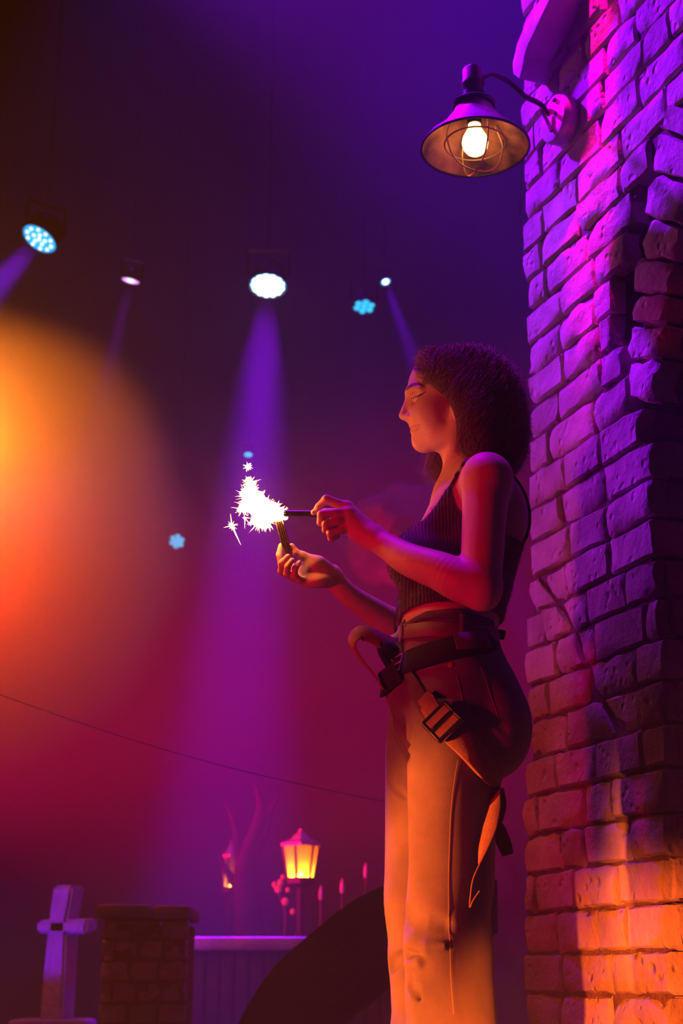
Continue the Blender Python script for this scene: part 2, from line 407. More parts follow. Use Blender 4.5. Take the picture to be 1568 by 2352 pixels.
def poly_sdf(px, pz, poly):
    """signed distance to a 2-D polygon on a grid px[:,None], pz[None,:]"""
    X = px[:, None].astype(np.float64); Z = pz[None, :].astype(np.float64); d = np.full((len(px), len(pz)), 1e9); s = np.ones_like(d)
    n = len(poly)
    for i in range(n):
        a = poly[i]; b = poly[i - 1]; ex, ez = b[0] - a[0], b[1] - a[1]; wx, wz = X - a[0], Z - a[1]
        t = np.clip((wx * ex + wz * ez) / (ex * ex + ez * ez), 0, 1); d = np.minimum(d, (wx - ex * t) ** 2 + (wz - ez * t) ** 2)
        c1 = Z >= a[1]; c2 = Z < b[1]; c3 = ex * wz > ez * wx
        s = np.where((c1 & c2 & c3) | (~c1 & ~c2 & ~c3), -s, s)
    return s * np.sqrt(d)
# ------------------------------------------------------------------ room shell
def slab(name, lo, hi, mat, label):
    lo = np.array(lo, float); hi = np.array(hi, float)
    o = MB().box((lo + hi) / 2, hi - lo).build(name, mat, None, smooth=False)
    return tag(o, label, None, None, 'structure')
slab('floor', (-9, -1.0, -0.1), (9, 15.2, 0.0), M['floor'], 'dark stage floor under the woman and the set')
slab('wall_back', (-9, 15.0, 0.0), (9, 15.2, 9.0), M['dark'], 'dark cloth wall far behind the stage')
slab('ceiling', (-9, -1.0, 9.0), (9, 15.2, 9.2), M['dark'], 'black ceiling high above the stage lamps')
slab('wall_left', (-9.2, -1.0, 0.0), (-9, 15.2, 9.0), M['dark'], 'dark wall left of the stage')

# ------------------------------------------------------------------ the brick pillar (plane A, running towards the camera)
AD = np.array([0.384, -1.0, 0.0]); AD /= np.linalg.norm(AD)
AN = np.array([-AD[1] * -1, 0, 0])                      # placeholder, set below
AN = np.array([AD[1], -AD[0], 0.0])                     # faces left and towards the camera
Y1 = 3.5; PS = Y1 / 2.95
A0 = np.array([(1197 - CX) / (FPX / CT) * Y1, Y1, 0.0])
def FA(u, v, off=0.0):
    d = ray(u, v); q = A0 + AN * off; t = ((q - CAM) @ AN) / (d @ AN); p = CAM + d * t
    return float((p - A0) @ AD), float(p[2])
def A3(a, z, off=0.0): return A0 + AD * a + AN * off + np.array([0, 0, z])

pillar = empty('brick_pillar', A3(0.26, 0.0, -.1), 'tall rough brick pillar lit violet above and orange below, beside the woman', 'pillar', None, 'structure')
PITCH = 0.0735 * PS
leftpx = [(1196, -60), (1197, 100), (1199, 180), (1200, 200), (1198, 300), (1203, 400), (1201, 500), (1199, 580), (1206, 660), (1214, 690), (1208, 750), (1208, 860), (1212, 930), (1215, 1100), (1215, 1250), (1224, 1330), (1211, 1400), (1204, 1500), (1211, 1640), (1212, 1720), (1205, 1800), (1200, 1900), (1198, 2000), (1200, 2110), (1198, 2200), (1203, 2300), (1204, 2352), (1204, 2460)]
rightpx = [(1500, 320), (1459, 427), (1443, 509), (1440, 557), (1412, 610), (1402, 677), (1404, 743), (1412, 805), (1433, 845), (1440, 903), (1448, 960), (1490, 1010), (1494, 1100), (1496, 1250), (1503, 1350), (1515, 1450), (1527, 1580), (1525, 1750), (1527, 1850), (1522, 1950), (1508, 2050), (1530, 2150), (1536, 2250), (1522, 2330), (1522, 2460)]
LA = sorted([FA(u, v) for u, v in leftpx], key=lambda q: q[1]); RA = sorted([FA(u, v) for u, v in rightpx], key=lambda q: q[1])
def aleft(z): return float(np.interp(z, [q[1] for q in LA], [q[0] for q in LA]))
ztop = FA(1500, 320)[1]
def aright(z):
    if z > ztop + .02: return 1.15
    return float(np.interp(z, [q[1] for q in RA], [q[0] for q in RA]))
crackpx = [(1228, 1318), (1262, 1355), (1280, 1392), (1306, 1425), (1335, 1500), (1362, 1570), (1393, 1640), (1412, 1675)]
CRK = sorted([FA(u, v) for u, v in crackpx], key=lambda q: q[1])
def acrack(z): return float(np.interp(z, [q[1] for q in CRK], [q[0] for q in CRK]))

def brick_mesh(quad, off, depth, seed, rough=1.0, N=AN, O=None):
    """quad = four (a, z) corners, counter-clockwise from lower left; a worn face with rounded arrises and a skirt"""
    r = np.random.default_rng(seed)
    S = np.array([0, .03, .2, .4, .6, .8, .97, 1.0]); T = np.array([0, .06, .33, .66, .94, 1.0])
    q = np.array(quad, float); ph = r.uniform(0, 6.28, 8); fr = r.uniform(18, 60, 8); am = .0017 * rough
    chip = [(r.choice([0, 1]), r.choice([0, 1]), r.uniform(.0, .011) * rough, r.uniform(.12, .35)) for _ in range(3)]
    vs = []; ns, nt_ = len(S), len(T)
    for j, t in enumerate(T):
        for i, s_ in enumerate(S):
            p = (q[0] * (1 - s_) + q[1] * s_) * (1 - t) + (q[3] * (1 - s_) + q[2] * s_) * t
            a, z = p
            h = off + am * (math.sin(fr[0] * a + fr[1] * z + ph[0]) + math.sin(fr[2] * a - fr[3] * z + ph[1]) + .8 * math.sin(fr[4] * z * 1.7 + ph[2])) + r.normal(0, .0009 * rough)
            if i in (0, ns - 1) or j in (0, nt_ - 1):
                h -= .0065
                a += .0022 * rough * math.sin(fr[5] * z * 2 + ph[4]) + r.normal(0, .001); z += .0022 * rough * math.sin(fr[6] * a * 2 + ph[5]) + r.normal(0, .001)
            for (cs, ct_, dp, rad) in chip:
                dd = math.hypot(s_ - cs, (t - ct_) * .7)
                if dd < rad: h -= dp * (1 - dd / rad)
            vs.append(O(a, z, h) if O else A3(a, z, h))
    fs = []
    for j in range(nt_ - 1):
        for i in range(ns - 1): fs.append((j * ns + i, j * ns + i + 1, (j + 1) * ns + i + 1, (j + 1) * ns + i))
    rim = [i for i in range(ns)] + [j * ns + ns - 1 for j in range(1, nt_)] + [(nt_ - 1) * ns + i for i in range(ns - 2, -1, -1)] + [j * ns for j in range(nt_ - 2, 0, -1)]
    b = len(vs)
    for k in rim: vs.append(np.array(vs[k]) - N * depth)
    m = len(rim)
    for k in range(m): fs.append((rim[k], b + k, b + (k + 1) % m, rim[(k + 1) % m]))
    fs.append(tuple(b + k for k in range(m - 1, -1, -1)))
    return vs, fs
nb = 0
def add_brick(quad, off=0.0, depth=.035, rough=1.0, N=AN, O=None, parent=None):
    global nb; nb += 1
    vs, fs = brick_mesh(quad, off, depth, 100 + nb, rough, N, O)
    o = MB().add(vs, fs).build('brick', M['brick'], parent or pillar, angle=44)
    return o
rb = random.Random(3)
z0 = 0.0; row = 0; zt = 3.75
J = .0070
while z0 < zt:
    z1 = z0 + PITCH * rb.uniform(.97, 1.03); zm = (z0 + z1) / 2
    al, ar = aleft(zm) + rb.uniform(-.004, .004), aright(zm) + rb.uniform(-.006, .006)
    a = al; first = True
    while a < ar - .03:
        w = PS * rb.uniform(.135, .185)
        if first: w = PS * (rb.choice([.055, .07, .13, .15, .085]) if row % 2 else rb.uniform(.12, .17))
        if rb.random() < .14: w *= .6
        b = a + w
        if b > ar - .045: b = ar
        l, r = a + J / 2, b - J / 2
        tl = rb.uniform(-.003, .003)
        off = rb.uniform(-.004, .004); rough = rb.choice([.5, .7, .8, 1.0, 1.4])
        zl, zh = z0 + J * .55, z1 - J * .55
        hit = CRK[0][1] < zm < CRK[-1][1] and l - .01 < acrack(zm) < r + .01
        if hit:
            c0, c1 = acrack(zl), acrack(zh); g = .008
            if min(c0, c1) - g - l > .02: add_brick([(l, zl), (c0 - g, zl), (c1 - g, zh), (l, zh)], off, rough=1.5)
            if r - max(c0, c1) - g > .02: add_brick([(c0 + g, zl), (r, zl), (r, zh), (c1 + g, zh)], off - .004, rough=1.5)
        else:
            hole = FA(1415, 20)
            if not (abs((l + r) / 2 - hole[0]) < .07 and abs(zm - hole[1]) < .06):
                add_brick([(l, zl + tl), (r, zl - tl), (r, zh - tl), (l, zh + tl)], off, rough=rough)
        a = b; first = False
    z0 = z1; row += 1
# voussoirs of the arch that springs from the right edge
vl = [(1449, 915), (1443, 837), (1430, 743), (1462, 677), (1443, 583), (1475, 500), (1500, 395), (1512, 300), (1530, 235)]
vr = [(1502, 925), (1506, 823), (1515, 743), (1524, 677), (1534, 597), (1558, 520), (1585, 420), (1600, 330), (1618, 262)]
cl = [(1447, 918), (1440, 832), (1452, 745), (1458, 672), (1456, 590), (1482, 497), (1502, 397), (1514, 300), (1538, 232)]
for i in range(len(cl) - 1):
    p0, p1 = cl[i], cl[i + 1]; q0, q1 = vr[i], vr[i + 1]; sh = rb.uniform(-8, 6)
    quad = [FA(p0[0] + sh, p0[1] - 5), FA(q0[0], q0[1] - 5), FA(q1[0], q1[1] + 5), FA(p1[0] + sh, p1[1] + 5)]
    add_brick(quad, -.004 + rb.uniform(-.006, .006), .05, 1.8)
# jamb: bricks turning the corner into the dark opening
def AJ(a0):
    return lambda b, z, h: A0 + AD * (a0 + h) - AN * b + np.array([0, 0, z])
z0 = 0.0; k = 0
while z0 < FA(1500, 905)[1]:
    z1 = z0 + PITCH; a0 = aright((z0 + z1) / 2)
    b = .028
    while b < .32:
        w = PS * (.16 if (k + int(b * 20)) % 2 else .09)
        add_brick([(b + .004, z0 + .004), (b + w - .004, z0 + .004), (b + w - .004, z1 - .004), (b + .004, z1 - .004)], -.001 + rb.uniform(-.005, .004), .03, 1.2, N=AD, O=AJ(a0)); b += w
    z0 = z1; k += 1
# mortar core behind the bricks: a thick body with the same outline
zs = np.linspace(0, 3.8, 60); outl = [(aleft(z) + .010, z) for z in zs] + [(aright(z) - .020 if z < ztop else 1.15, z) for z in zs[::-1]]
MB().prism([A3(a, z, -.011) for a, z in outl], -AN * .32).build('mortar_core', M['mortar'], pillar, smooth=False)
# the arch ring's own backing, and the dark passage wall beyond the opening
arch = [FA(u + 6, v) for u, v in cl] + [FA(u - 5, v) for u, v in vr[::-1]]
MB().prism([A3(a, z, -.022) for a, z in arch], -AN * .25).build('mortar_backing', M['mortar'], pillar, smooth=False)
slab('wall_right', (1.6, -1.0, 0.0), (1.75, 15.2, 9.0), M['void'], 'black wall beyond the dark arched opening right of the pillar')

# pale plaster ledge at the top of the pillar: a curved bracket of stone
led = MB()
prof = [(1262, -60), (1238, 0), (1206, 51), (1185, 101), (1174, 147), (1178, 170), (1190, 182), (1196, 160), (1203, 128), (1212, 104), (1236, 56), (1262, 0), (1288, -60)]
out = [FA(u, v, .085) for (u, v) in prof]
bm = bmesh.new()
fr_ = [bm.verts.new(A3(a, z, .085)) for a, z in out]; f = bm.faces.new(fr_)
ex = bmesh.ops.extrude_face_region(bm, geom=[f]); vv = [e for e in ex['geom'] if isinstance(e, bmesh.types.BMVert)]
bmesh.ops.translate(bm, verts=vv, vec=Vector(-AN * .10)); bmesh.ops.recalc_face_normals(bm, faces=bm.faces[:])
bmesh.ops.bevel(bm, geom=[e for e in bm.edges], offset=.006, segments=2, affect='EDGES', profile=.6, clamp_overlap=True)
bmesh.ops.triangulate(bm, faces=[f for f in bm.faces if len(f.verts) > 4]); bmesh.ops.subdivide_edges(bm, edges=bm.edges[:], cuts=1)
for q in bm.verts: q.co += q.normal * (mnoise.noise(q.co * 22) * .004)
vs = [np.array(q.co) for q in bm.verts]; bm.verts.index_update(); fs = [tuple(q.index for q in f.verts) for f in bm.faces]; bm.free()
lo = MB().add(vs, fs).build('plaster_ledge', M['plaster'], pillar, angle=60)
lo['label'] = 'pale curved plaster ledge at the top of the pillar'

# ------------------------------------------------------------------ gooseneck wall lamp
plate_c = A3(*FA(1300, 278), .0); zc = np.array([0, 0, 1.0]); zcs = zc * PS
class LMB(MB):
    """lamp parts, drawn at the lamp's own scale"""
    def lathe(s, c, axis, prof, n=32, closed=False): return super().lathe(c, axis, [(d * PS, r * PS) for d, r in prof], n, closed)
    def tube(s, pts, r, n=8, cap=True): return super().tube(pts, r * PS, n, cap)
pa, pz = FA(1302, 280)
lamp = empty('wall_lamp', A3(pa, pz, .01), 'gooseneck wall lamp with a lit bulb in a conical metal shade, fixed to the pillar', 'lamp')
m = LMB(); m.lathe(A3(pa, pz, -.004), AN, [(0, 0), (0, .052), (.030, .053), (.038, .049), (.040, .040), (.041, 0)], 36)
m.build('wall_plate', M['lamp_plate'], lamp)
for dz in (.030,): LMB().lathe(A3(pa + .022 * PS, pz + dz * PS, .039 * PS), AN, [(0, 0), (0, .006), (.006, .005), (.007, 0)], 10).build('screw', M['black_metal'], lamp)
YL = float(A3(pa, pz, .22 * PS)[1])
LC = P(1091, 340, YL)                                   # centre of the shade's rim
R_rim = 125 * K(1091, 340, YL) / PS; Hs = .098
m = LMB(); th = .0022
prof = [(0, R_rim), (.012, R_rim * .93), (Hs * .45, R_rim * .62), (Hs * .8, R_rim * .40), (Hs, .036), (Hs + .006, .028)]
m.lathe(LC, zc, [(d, r) for d, r in prof], 64); sh = m.build('lamp_shade', M['enamel'], lamp)
m = LMB(); m.lathe(LC + zcs * .0004, zc, [(d, r - th) for d, r in prof[:-1]] + [(Hs - .001, 0)], 64); m.build('shade_lining', M['rust'], sh)
m = LMB(); m.lathe(LC, zc, [(-.0015, R_rim - .003), (-.0015, R_rim + .001), (.002, R_rim + .001), (.002, R_rim - .003)], 64, closed=True); m.build('shade_rim', M['black_metal'], sh)
m = LMB(); m.lathe(LC + zcs * (Hs - .004), zc, [(0, .044), (.006, .046), (.012, .040), (.016, .026), (.020, .021), (.048, .021), (.052, .024), (.058, .0245), (.064, .022), (.088, .022), (.094, .018), (.097, 0)], 28)
sk = m.build('socket', M['black_metal'], lamp)
m = LMB(); m.lathe(LC + zcs * (Hs - .004), zc, [(.022, .0215), (.022, .0232), (.0245, .0232), (.0245, .0215), (.027, .0215), (.027, .0232), (.0295, .0232), (.0295, .0215), (.032, .0215), (.032, .0232), (.0345, .0232), (.0345, .0215)], 28); m.build('thread', M['black_metal'], sk)
top_s = LC + zcs * (Hs + .082)
m = LMB(); pts = catmull([top_s + np.array([.004, 0, 0]) * PS, P(1108, 178, YL), P(1130, 171, YL + .02 * PS), P(1165, 186, YL + .045 * PS), P(1205, 221, YL + .06 * PS), P(1240, 239, YL + .075 * PS), A3(pa - .012 * PS, pz + .018 * PS, .036 * PS)], 8)
m.tube(pts, .0055, 10); m.build('gooseneck_arm', M['black_metal'], lamp)
m = LMB(); m.tube(catmull([A3(pa - .012 * PS, pz + .022 * PS, .052 * PS), A3(pa - .004 * PS, pz - .008 * PS, .045 * PS), A3(pa + .004 * PS, pz - .034 * PS, .041 * PS)], 5), .0045, 8); m.build('brace', M['black_metal'], lamp)
bz = LC + zcs * .012
m = LMB(); m.lathe(bz, zc, [(-.030, 0), (-.028, .009), (-.022, .0175), (-.012, .0245), (0, .0268), (.012, .0245), (.024, .0185), (.034, .0135), (.044, .0125), (.046, .0)], 28); m.build('bulb', M['bulb'], lamp)
m = LMB(); m.lathe(LC + zcs * .054, zc, [(0, .0), (0, .015), (.022, .015), (.035, .022), (.042, .022)], 24); m.build('bulb_holder', M['black_metal'], lamp)
gd = LMB(); rr = .062
ringp = [LC + PS * np.array([rr * math.cos(t), rr * math.sin(t), .010]) for t in np.linspace(0, 2 * math.pi, 41)]
gd.tube(ringp, .0018, 6)
for ang in (.35, 1.92):
    cx, sx = math.cos(ang), math.sin(ang)
    pp = [LC + PS * np.array([cx * x, sx * x, z]) for x, z in [(-.047, .062), (-.060, .03), (-.062, .01), (-.052, -.025), (-.030, -.046), (0, -.052), (.030, -.046), (.052, -.025), (.062, .01), (.060, .03), (.047, .062)]]
    gd.tube(catmull(pp, 5), .0018, 6)
gd.build('wire_guard', M['wire'], lamp)
# loose wires behind the pillar edge
m = MB(); m.tube(catmull([A3(aleft(2.62) + .02, 2.62, .004), P(1194, 470, 3.53), P(1192, 500, 3.53), A3(aleft(2.45) + .02, 2.45, .004)], 6), .0012, 5)
tag(m.build('loose_wire', M['black_metal']), 'thin loose wire hanging off the left edge of the pillar below the lamp', 'wire')

# ------------------------------------------------------------------ stage lamps in the haze
def disc_frame(axis):
    t = np.array(axis, float); t /= np.linalg.norm(t); a = np.array([1.0, 0, 0]); u = a - t * (a @ t); u /= np.linalg.norm(u)
    return t, u, np.cross(t, u)
def par_can(u, v, Y, r, axis, label, face, dots, hot=False, roll=0.0):
    c = P(u, v, Y); t, e1, e2 = disc_frame(axis)
    e1, e2 = e1 * math.cos(roll) + e2 * math.sin(roll), -e1 * math.sin(roll) + e2 * math.cos(roll)
    root = empty('stage_lamp', c, label, 'stage lamp', 'stage lamps hanging in the haze')
    MB().lathe(c, t, [(.0, r * 1.0), (.012, r * 1.06), (-.02, r * 1.10), (-r * .9, r * 1.0), (-r * 1.25, r * .8), (-r * 1.3, 0)], 28).build('can', M['black_metal'], root)
    if face: MB().lathe(c, t, [(.0, r), (.004, r * .97), (.004, 0)], 28).build('lens_panel', face, root)
    d = MB()
    for (x, y, q, mat) in dots:
        s_ = MB().lathe(c + (e1 * x + e2 * y) * r, t, [(.003, q * r), (.012, q * r * .8), (.016, 0)], 12).build('led', mat, root)
    y0 = c - t * r * 1.0; zt_ = 8.98
    MB().tube([c + e1 * r * 1.15 - t * r * .7, c + e1 * r * 1.2 + zc * r * 1.6 - t * r * .7, c - e1 * r * 1.2 + zc * r * 1.6 - t * r * .7, c - e1 * r * 1.15 - t * r * .7], .014, 6).build('yoke', M['black_metal'], root)
    top = c + zc * r * 1.6 - t * r * .7
    MB().tube([top, np.array([top[0], top[1], zt_ + .02])], .003, 6).build('drop_rod', M['black_metal'], root)
    return c, t
def dots_ring(rings, q, mat):
    o = []
    for n, rad, ph in rings:
        for k in range(n):
            an = 2 * math.pi * k / n + ph; o.append((rad * math.cos(an), rad * math.sin(an), q, mat))
    return o
hexd = lambda mat, q=.30: dots_ring([(1, 0, 0), (6, .66, .3)], q, mat)
BEAM = (0.28, 0.0, 1.0)
Y_ = 8.0
c, t = par_can(91, 548, Y_, 41 * K(91, 548, Y_), (-.42, -.30, -1.0), 'leftmost stage lamp, a cyan disc dotted with white leds', M['led_face'], dots_ring([(1, 0, 0), (5, .36, 0), (10, .76, .2)], .095, M['led_dot']))
spot('par_beam_left', c + t * .03, c + t * 3 + np.array([-.1, -.4, 0]), BEAM, 3500, 17, .5, .05)
c, t = par_can(615, 655, Y_, 40 * K(615, 655, Y_), (-.03, -.26, -1.0), 'brightest stage lamp, a white disc throwing a wide violet beam down', M['led_face'], dots_ring([(1, 0, 0), (7, .42, 0), (13, .78, .2)], .19, M['led_hot']))
spot('par_beam_centre', c + t * .03, c + t * 3, BEAM, 12000, 14, .6, .11)
c, t = par_can(885, 646, 9.5, 11 * K(885, 646, 9.5), (.25, -.35, -1.0), 'small bright stage lamp above the woman throwing a narrow blue beam', M['led_face'], [(0, 0, .7, M['led_hot'])])
spot('par_beam_narrow', c + t * .03, c + t * 3 , (.2, 0, 1), 3500, 9, .5, .03)
c, t = par_can(300, 643, 9.0, 20 * K(300, 643, 9.0), (-.20, .12, -1.0), 'small dim violet stage lamp between the leftmost and the brightest ones', M['led_violet'], [(0, 0, .5, M['led_dot'])])
spot('par_beam_dim', c + t * .03, c + t * 3, (.45, 0, 1), 700, 12, .5, .04)
c, t = par_can(836, 703, 9.0, 26 * K(836, 703, 9.0), (.0, -.22, -1.0), 'stage lamp of seven cyan leds beside the narrow blue beam', None, hexd(M['led_blue']))
spot('par_beam_seven', c + t * .03, c + t * 3, BEAM, 150, 14, .5, .05)
par_can(406, 1243, 10.5, 18 * K(406, 1243, 10.5), (.0, -.85, -.6), 'low stage lamp of seven cyan leds at the edge of the orange smoke', None, hexd(M['led_blue'], .32))
par_can(570, 1043, 11.0, 9 * K(570, 1043, 11.0), (.0, -.4, -1.0), 'tiny blue stage lamp right above the sparkler', M['led_blue'], [])

# ------------------------------------------------------------------ cloud of smoke lit from inside the frame edge by an orange lamp
cm = bpy.data.materials.new('drifting_smoke'); cm.use_nodes = True; nt = cm.node_tree
for n in list(nt.nodes): nt.nodes.remove(n)
oo = nt.nodes.new('ShaderNodeOutputMaterial'); vs_ = nt.nodes.new('ShaderNodeVolumeScatter')
vs_.inputs['Color'].default_value = (1, 1, 1, 1); nt.links.new(vs_.outputs[0], oo.inputs['Volume'])
tc = nt.nodes.new('ShaderNodeTexCoord'); ln_ = nt.nodes.new('ShaderNodeVectorMath'); ln_.operation = 'LENGTH'; nt.links.new(tc.outputs['Object'], ln_.inputs[0])
nz = nt.nodes.new('ShaderNodeTexNoise'); nz.inputs['Scale'].default_value = 2.2; nz.inputs['Detail'].default_value = 3; nt.links.new(tc.outputs['Object'], nz.inputs['Vector'])
ms = nt.nodes.new('ShaderNodeMath'); ms.operation = 'MULTIPLY_ADD'; ms.inputs[1].default_value = .16; nt.links.new(nz.outputs['Fac'], ms.inputs[0]); nt.links.new(ln_.outputs['Value'], ms.inputs[2])
mp = nt.nodes.new('ShaderNodeMapRange'); mp.interpolation_type = 'SMOOTHSTEP'; mp.inputs['From Min'].default_value = .84; mp.inputs['From Max'].default_value = 1.04
mp.inputs['To Min'].default_value = 1.3; mp.inputs['To Max'].default_value = 0.0; nt.links.new(ms.outputs[0], mp.inputs['Value']); nt.links.new(mp.outputs['Result'], vs_.inputs['Density'])
YS = 5.6; kS = K(0, 1200, YS)
bm = bmesh.new(); bmesh.ops.create_icosphere(bm, subdivisions=4, radius=1.0)
cS = P(-118, 1235, YS)
me = bpy.data.meshes.new('smoke_cloud'); bm.to_mesh(me); bm.free(); me.materials.append(cm)
so = bpy.data.objects.new('smoke_cloud', me); COL.objects.link(so); so.location = Vector(cS); so.scale = (625 * kS, .66, 620 * kS)
tag(so, 'big soft cloud of orange lit smoke at the left edge', 'smoke', None, 'stuff')
point('orange_smoke_lamp', tuple(P(-150, 1020, YS)), (1.0, .225, .02), 125, .12)
point('red_smoke_fill', tuple(P(-110, 1290, YS)), (1.0, 0.02, .01), 60, .2)  # added fill light, shifts the smoke from orange to red towards its edges

# ------------------------------------------------------------------ distant set pieces
def lantern(u, v, Y, hpx, wtop, wbot, label, glow=True, post_to=None):
    s_ = K(u, v, Y); root = empty('lantern', P(u, v + hpx / 2, Y), label, 'lantern', 'glowing lanterns behind the curved wall')
    hz = hpx * s_ * .98; c = P(u, v + hpx / 2, Y); rt, rb_ = wtop / 2 * s_, wbot / 2 * s_
    n = 6
    for k in range(n):
        a0 = 2 * math.pi * (k + .03) / n + .25; a1 = 2 * math.pi * (k + .97) / n + .25
        q = [c + np.array([rb_ * math.cos(a0), rb_ * math.sin(a0), 0]), c + np.array([rb_ * math.cos(a1), rb_ * math.sin(a1), 0]), c + np.array([rt * math.cos(a1), rt * math.sin(a1), hz]), c + np.array([rt * math.cos(a0), rt * math.sin(a0), hz])]
        inw = (c + zc * hz / 2 - sum(q) / 4); inw /= np.linalg.norm(inw)
        MB().prism(q, inw * .004).build('pane', M['glass_amber'], root, smooth=False)
    for k in range(n):
        a0 = 2 * math.pi * k / n + .25
        MB().tube([c + np.array([rb_ * 1.02 * math.cos(a0), rb_ * 1.02 * math.sin(a0), 0]), c + np.array([rt * 1.02 * math.cos(a0), rt * 1.02 * math.sin(a0), hz])], .008, 6).build('frame_bar', M['black_metal'], root)
    MB().lathe(c + zc * hz, zc, [(0, rt * 1.0), (.0, rt * 1.22), (.012, rt * 1.22), (hz * .22, rt * .62), (hz * .40, rt * .30), (hz * .46, rt * .12), (hz * .52, .012), (hz * .56, 0)], 6).build('roof', M['lamp_plate'], root, angle=20)
    MB().lathe(c - zc * .03, zc, [(-.01, 0), (-.01, rb_ * .6), (.01, rb_ * 1.2), (.040, rb_ * 1.25), (.041, 0)], 6).build('base', M['black_metal'], root, angle=20)
    if post_to is not None: MB().tube([c - zc * .03, np.array([c[0], c[1], post_to])], .022, 8).build('post', M['black_metal'], root)
    return c, hz, rt, root
c, hz, rt, r1 = lantern(690, 1983, 7.6, 76, 84, 58, 'brightest amber six-sided lantern, with yellow leaves beside it', post_to=0.0)
for du in (-19, 0, 17):
    q = P(690 + du, 2026, 7.6); sc_ = .75 if du == 0 else .45
    MB().lathe(q, zc, [(-.05 * sc_, 0), (-.04 * sc_, .022 * sc_), (-.01, .036 * sc_), (.03 * sc_, .028 * sc_), (.06 * sc_, .010), (.075 * sc_, 0)], 12).build('bulb', M['flame'], r1)
c2, hz2, rt2, r2 = lantern(528, 2006, 8.4, 72, 34, 30, 'small half hidden lantern with a point of flame left of the tree trunk', post_to=0.0)
MB().lathe(P(527, 2048, 8.4), zc, [(-.03, 0), (-.02, .014), (0, .019), (.02, .012), (.035, 0)], 10).build('flame', M['flame'], r2)
# leaves by the lantern
vine = empty('leafy_twig', P(645, 2075, 7.45), 'leafy twig with yellow lit leaves left of the bright lantern', 'twig')
MB().tube(catmull([P(652, 2160, 7.5), P(655, 2100, 7.5), P(645, 2062, 7.5), P(632, 2035, 7.5)], 6), .006, 6).build('stem', M['wood'], vine)
for (u, v, r) in [(639, 2042, 8), (644, 2028, 7), (631, 2032, 6), (655, 2071, 8), (661, 2044, 5), (672, 2094, 6), (650, 2015, 5)]:
    rr_ = r * K(u, v, 7.45); bm = bmesh.new(); bmesh.ops.create_uvsphere(bm, u_segments=8, v_segments=6, radius=rr_)
    for q in bm.verts: q.co = Vector((q.co.x, q.co.y * .25, q.co.z * 1.15)) + Vector(P(u, v, 7.45))
    vv = [np.array(q.co) for q in bm.verts]; bm.verts.index_update(); ff = [tuple(q.index for q in f.verts) for f in bm.faces]; bm.free()
    MB().add(vv, ff).build('leaf', M['leaf'], vine)
# dead tree
tr = empty('dead_tree', P(572, 2300, 8.0), 'dark bare tree trunk with thin branches between the two lanterns', 'tree'); tr.location.z = 0
def gnarl(pts, r): return [p + np.array([mnoise.noise(Vector(p * 3)) * r, 0, mnoise.noise(Vector(p * 3 + 9)) * r]) for p in pts]
TP = lambda u, v: P(u, v, 8.0)
b0 = TP(575, 2300); b0[2] = 0
pt = gnarl(catmull([b0, TP(578, 2200), TP(572, 2100), TP(566, 2020), TP(574, 1950), TP(592, 1890)], 5), .03)
MB().tube(pt, list(np.linspace(.11, .03, len(pt))), 10).build('trunk', M['bark'], tr)
for br in [[(568, 2030), (548, 1960), (540, 1900), (520, 1850)], [(570, 1990), (600, 1930), (618, 1870), (640, 1830)], [(572, 2080), (540, 2030), (520, 2000), (505, 1960)], [(590, 1895), (600, 1850), (590, 1800)]]:
    q = gnarl(catmull([TP(*p) for p in br], 5), .03); MB().tube(q, list(np.linspace(.035, .008, len(q))), 7).build('branch', M['bark'], tr)
# low stone wall with a plank front
Yw = 7.0; xa, xb = P(440, 2150, Yw)[0], P(905, 2150, Yw)[0]; zw = P(500, 2152, Yw)[2]
lw = empty('low_wall', (0.5 * (xa + xb), Yw, 0), 'low boarded wall with a violet lit top under the lanterns', 'wall', None, 'structure')
MB().box((0.5 * (xa + xb), Yw + .22, zw - .03), (xb - xa + .06, .5, .06), bev=.015).build('coping', M['palestone'], lw)
n = 14
for i in range(n):
    x0 = xa + (xb - xa) * i / n; x1 = xa + (xb - xa) * (i + 1) / n
    MB().box(((x0 + x1) / 2, Yw + .03 + rb.uniform(-.01, .01), (zw - .06) / 2), (x1 - x0 - .012, .05, zw - .06), bev=.006).build('plank', M['wood'], lw)
MB().box((0.5 * (xa + xb), Yw + .26, (zw - .06) / 2), (xb - xa, .36, zw - .06)).build('backing', M['dark'], lw)
# curved dark ramp wall crossing in front
Yr = 4.9
up = [(520, 2400), (545, 2345), (575, 2290), (612, 2235), (660, 2185), (715, 2140), (775, 2090), (830, 2053), (880, 2033), (930, 2018), (1000, 2004), (1100, 1994)]
dn = [(1100, 2150), (1000, 2172), (930, 2200), (880, 2232), (840, 2265), (790, 2310), (745, 2340), (690, 2400)]
poly = [P(u, v, Yr) for u, v in up + dn]
bm = bmesh.new(); f = bm.faces.new([bm.verts.new(p) for p in poly]); ex = bmesh.ops.extrude_face_region(bm, geom=[f])
bmesh.ops.translate(bm, verts=[e for e in ex['geom'] if isinstance(e, bmesh.types.BMVert)], vec=(0.1, .35, 0)); bmesh.ops.recalc_face_normals(bm, faces=bm.faces[:])
bmesh.ops.bevel(bm, geom=bm.edges[:], offset=.018, segments=3, affect='EDGES'); vs = [np.array(q.co) for q in bm.verts]; bm.verts.index_update(); fs = [tuple(q.index for q in f.verts) for f in bm.faces]; bm.free()
ro = MB().add(vs, fs).build('curved_ramp', M['rock'], None, angle=40)
tag(ro, 'dark curved ramp wall rising behind the legs of the woman', 'ramp')
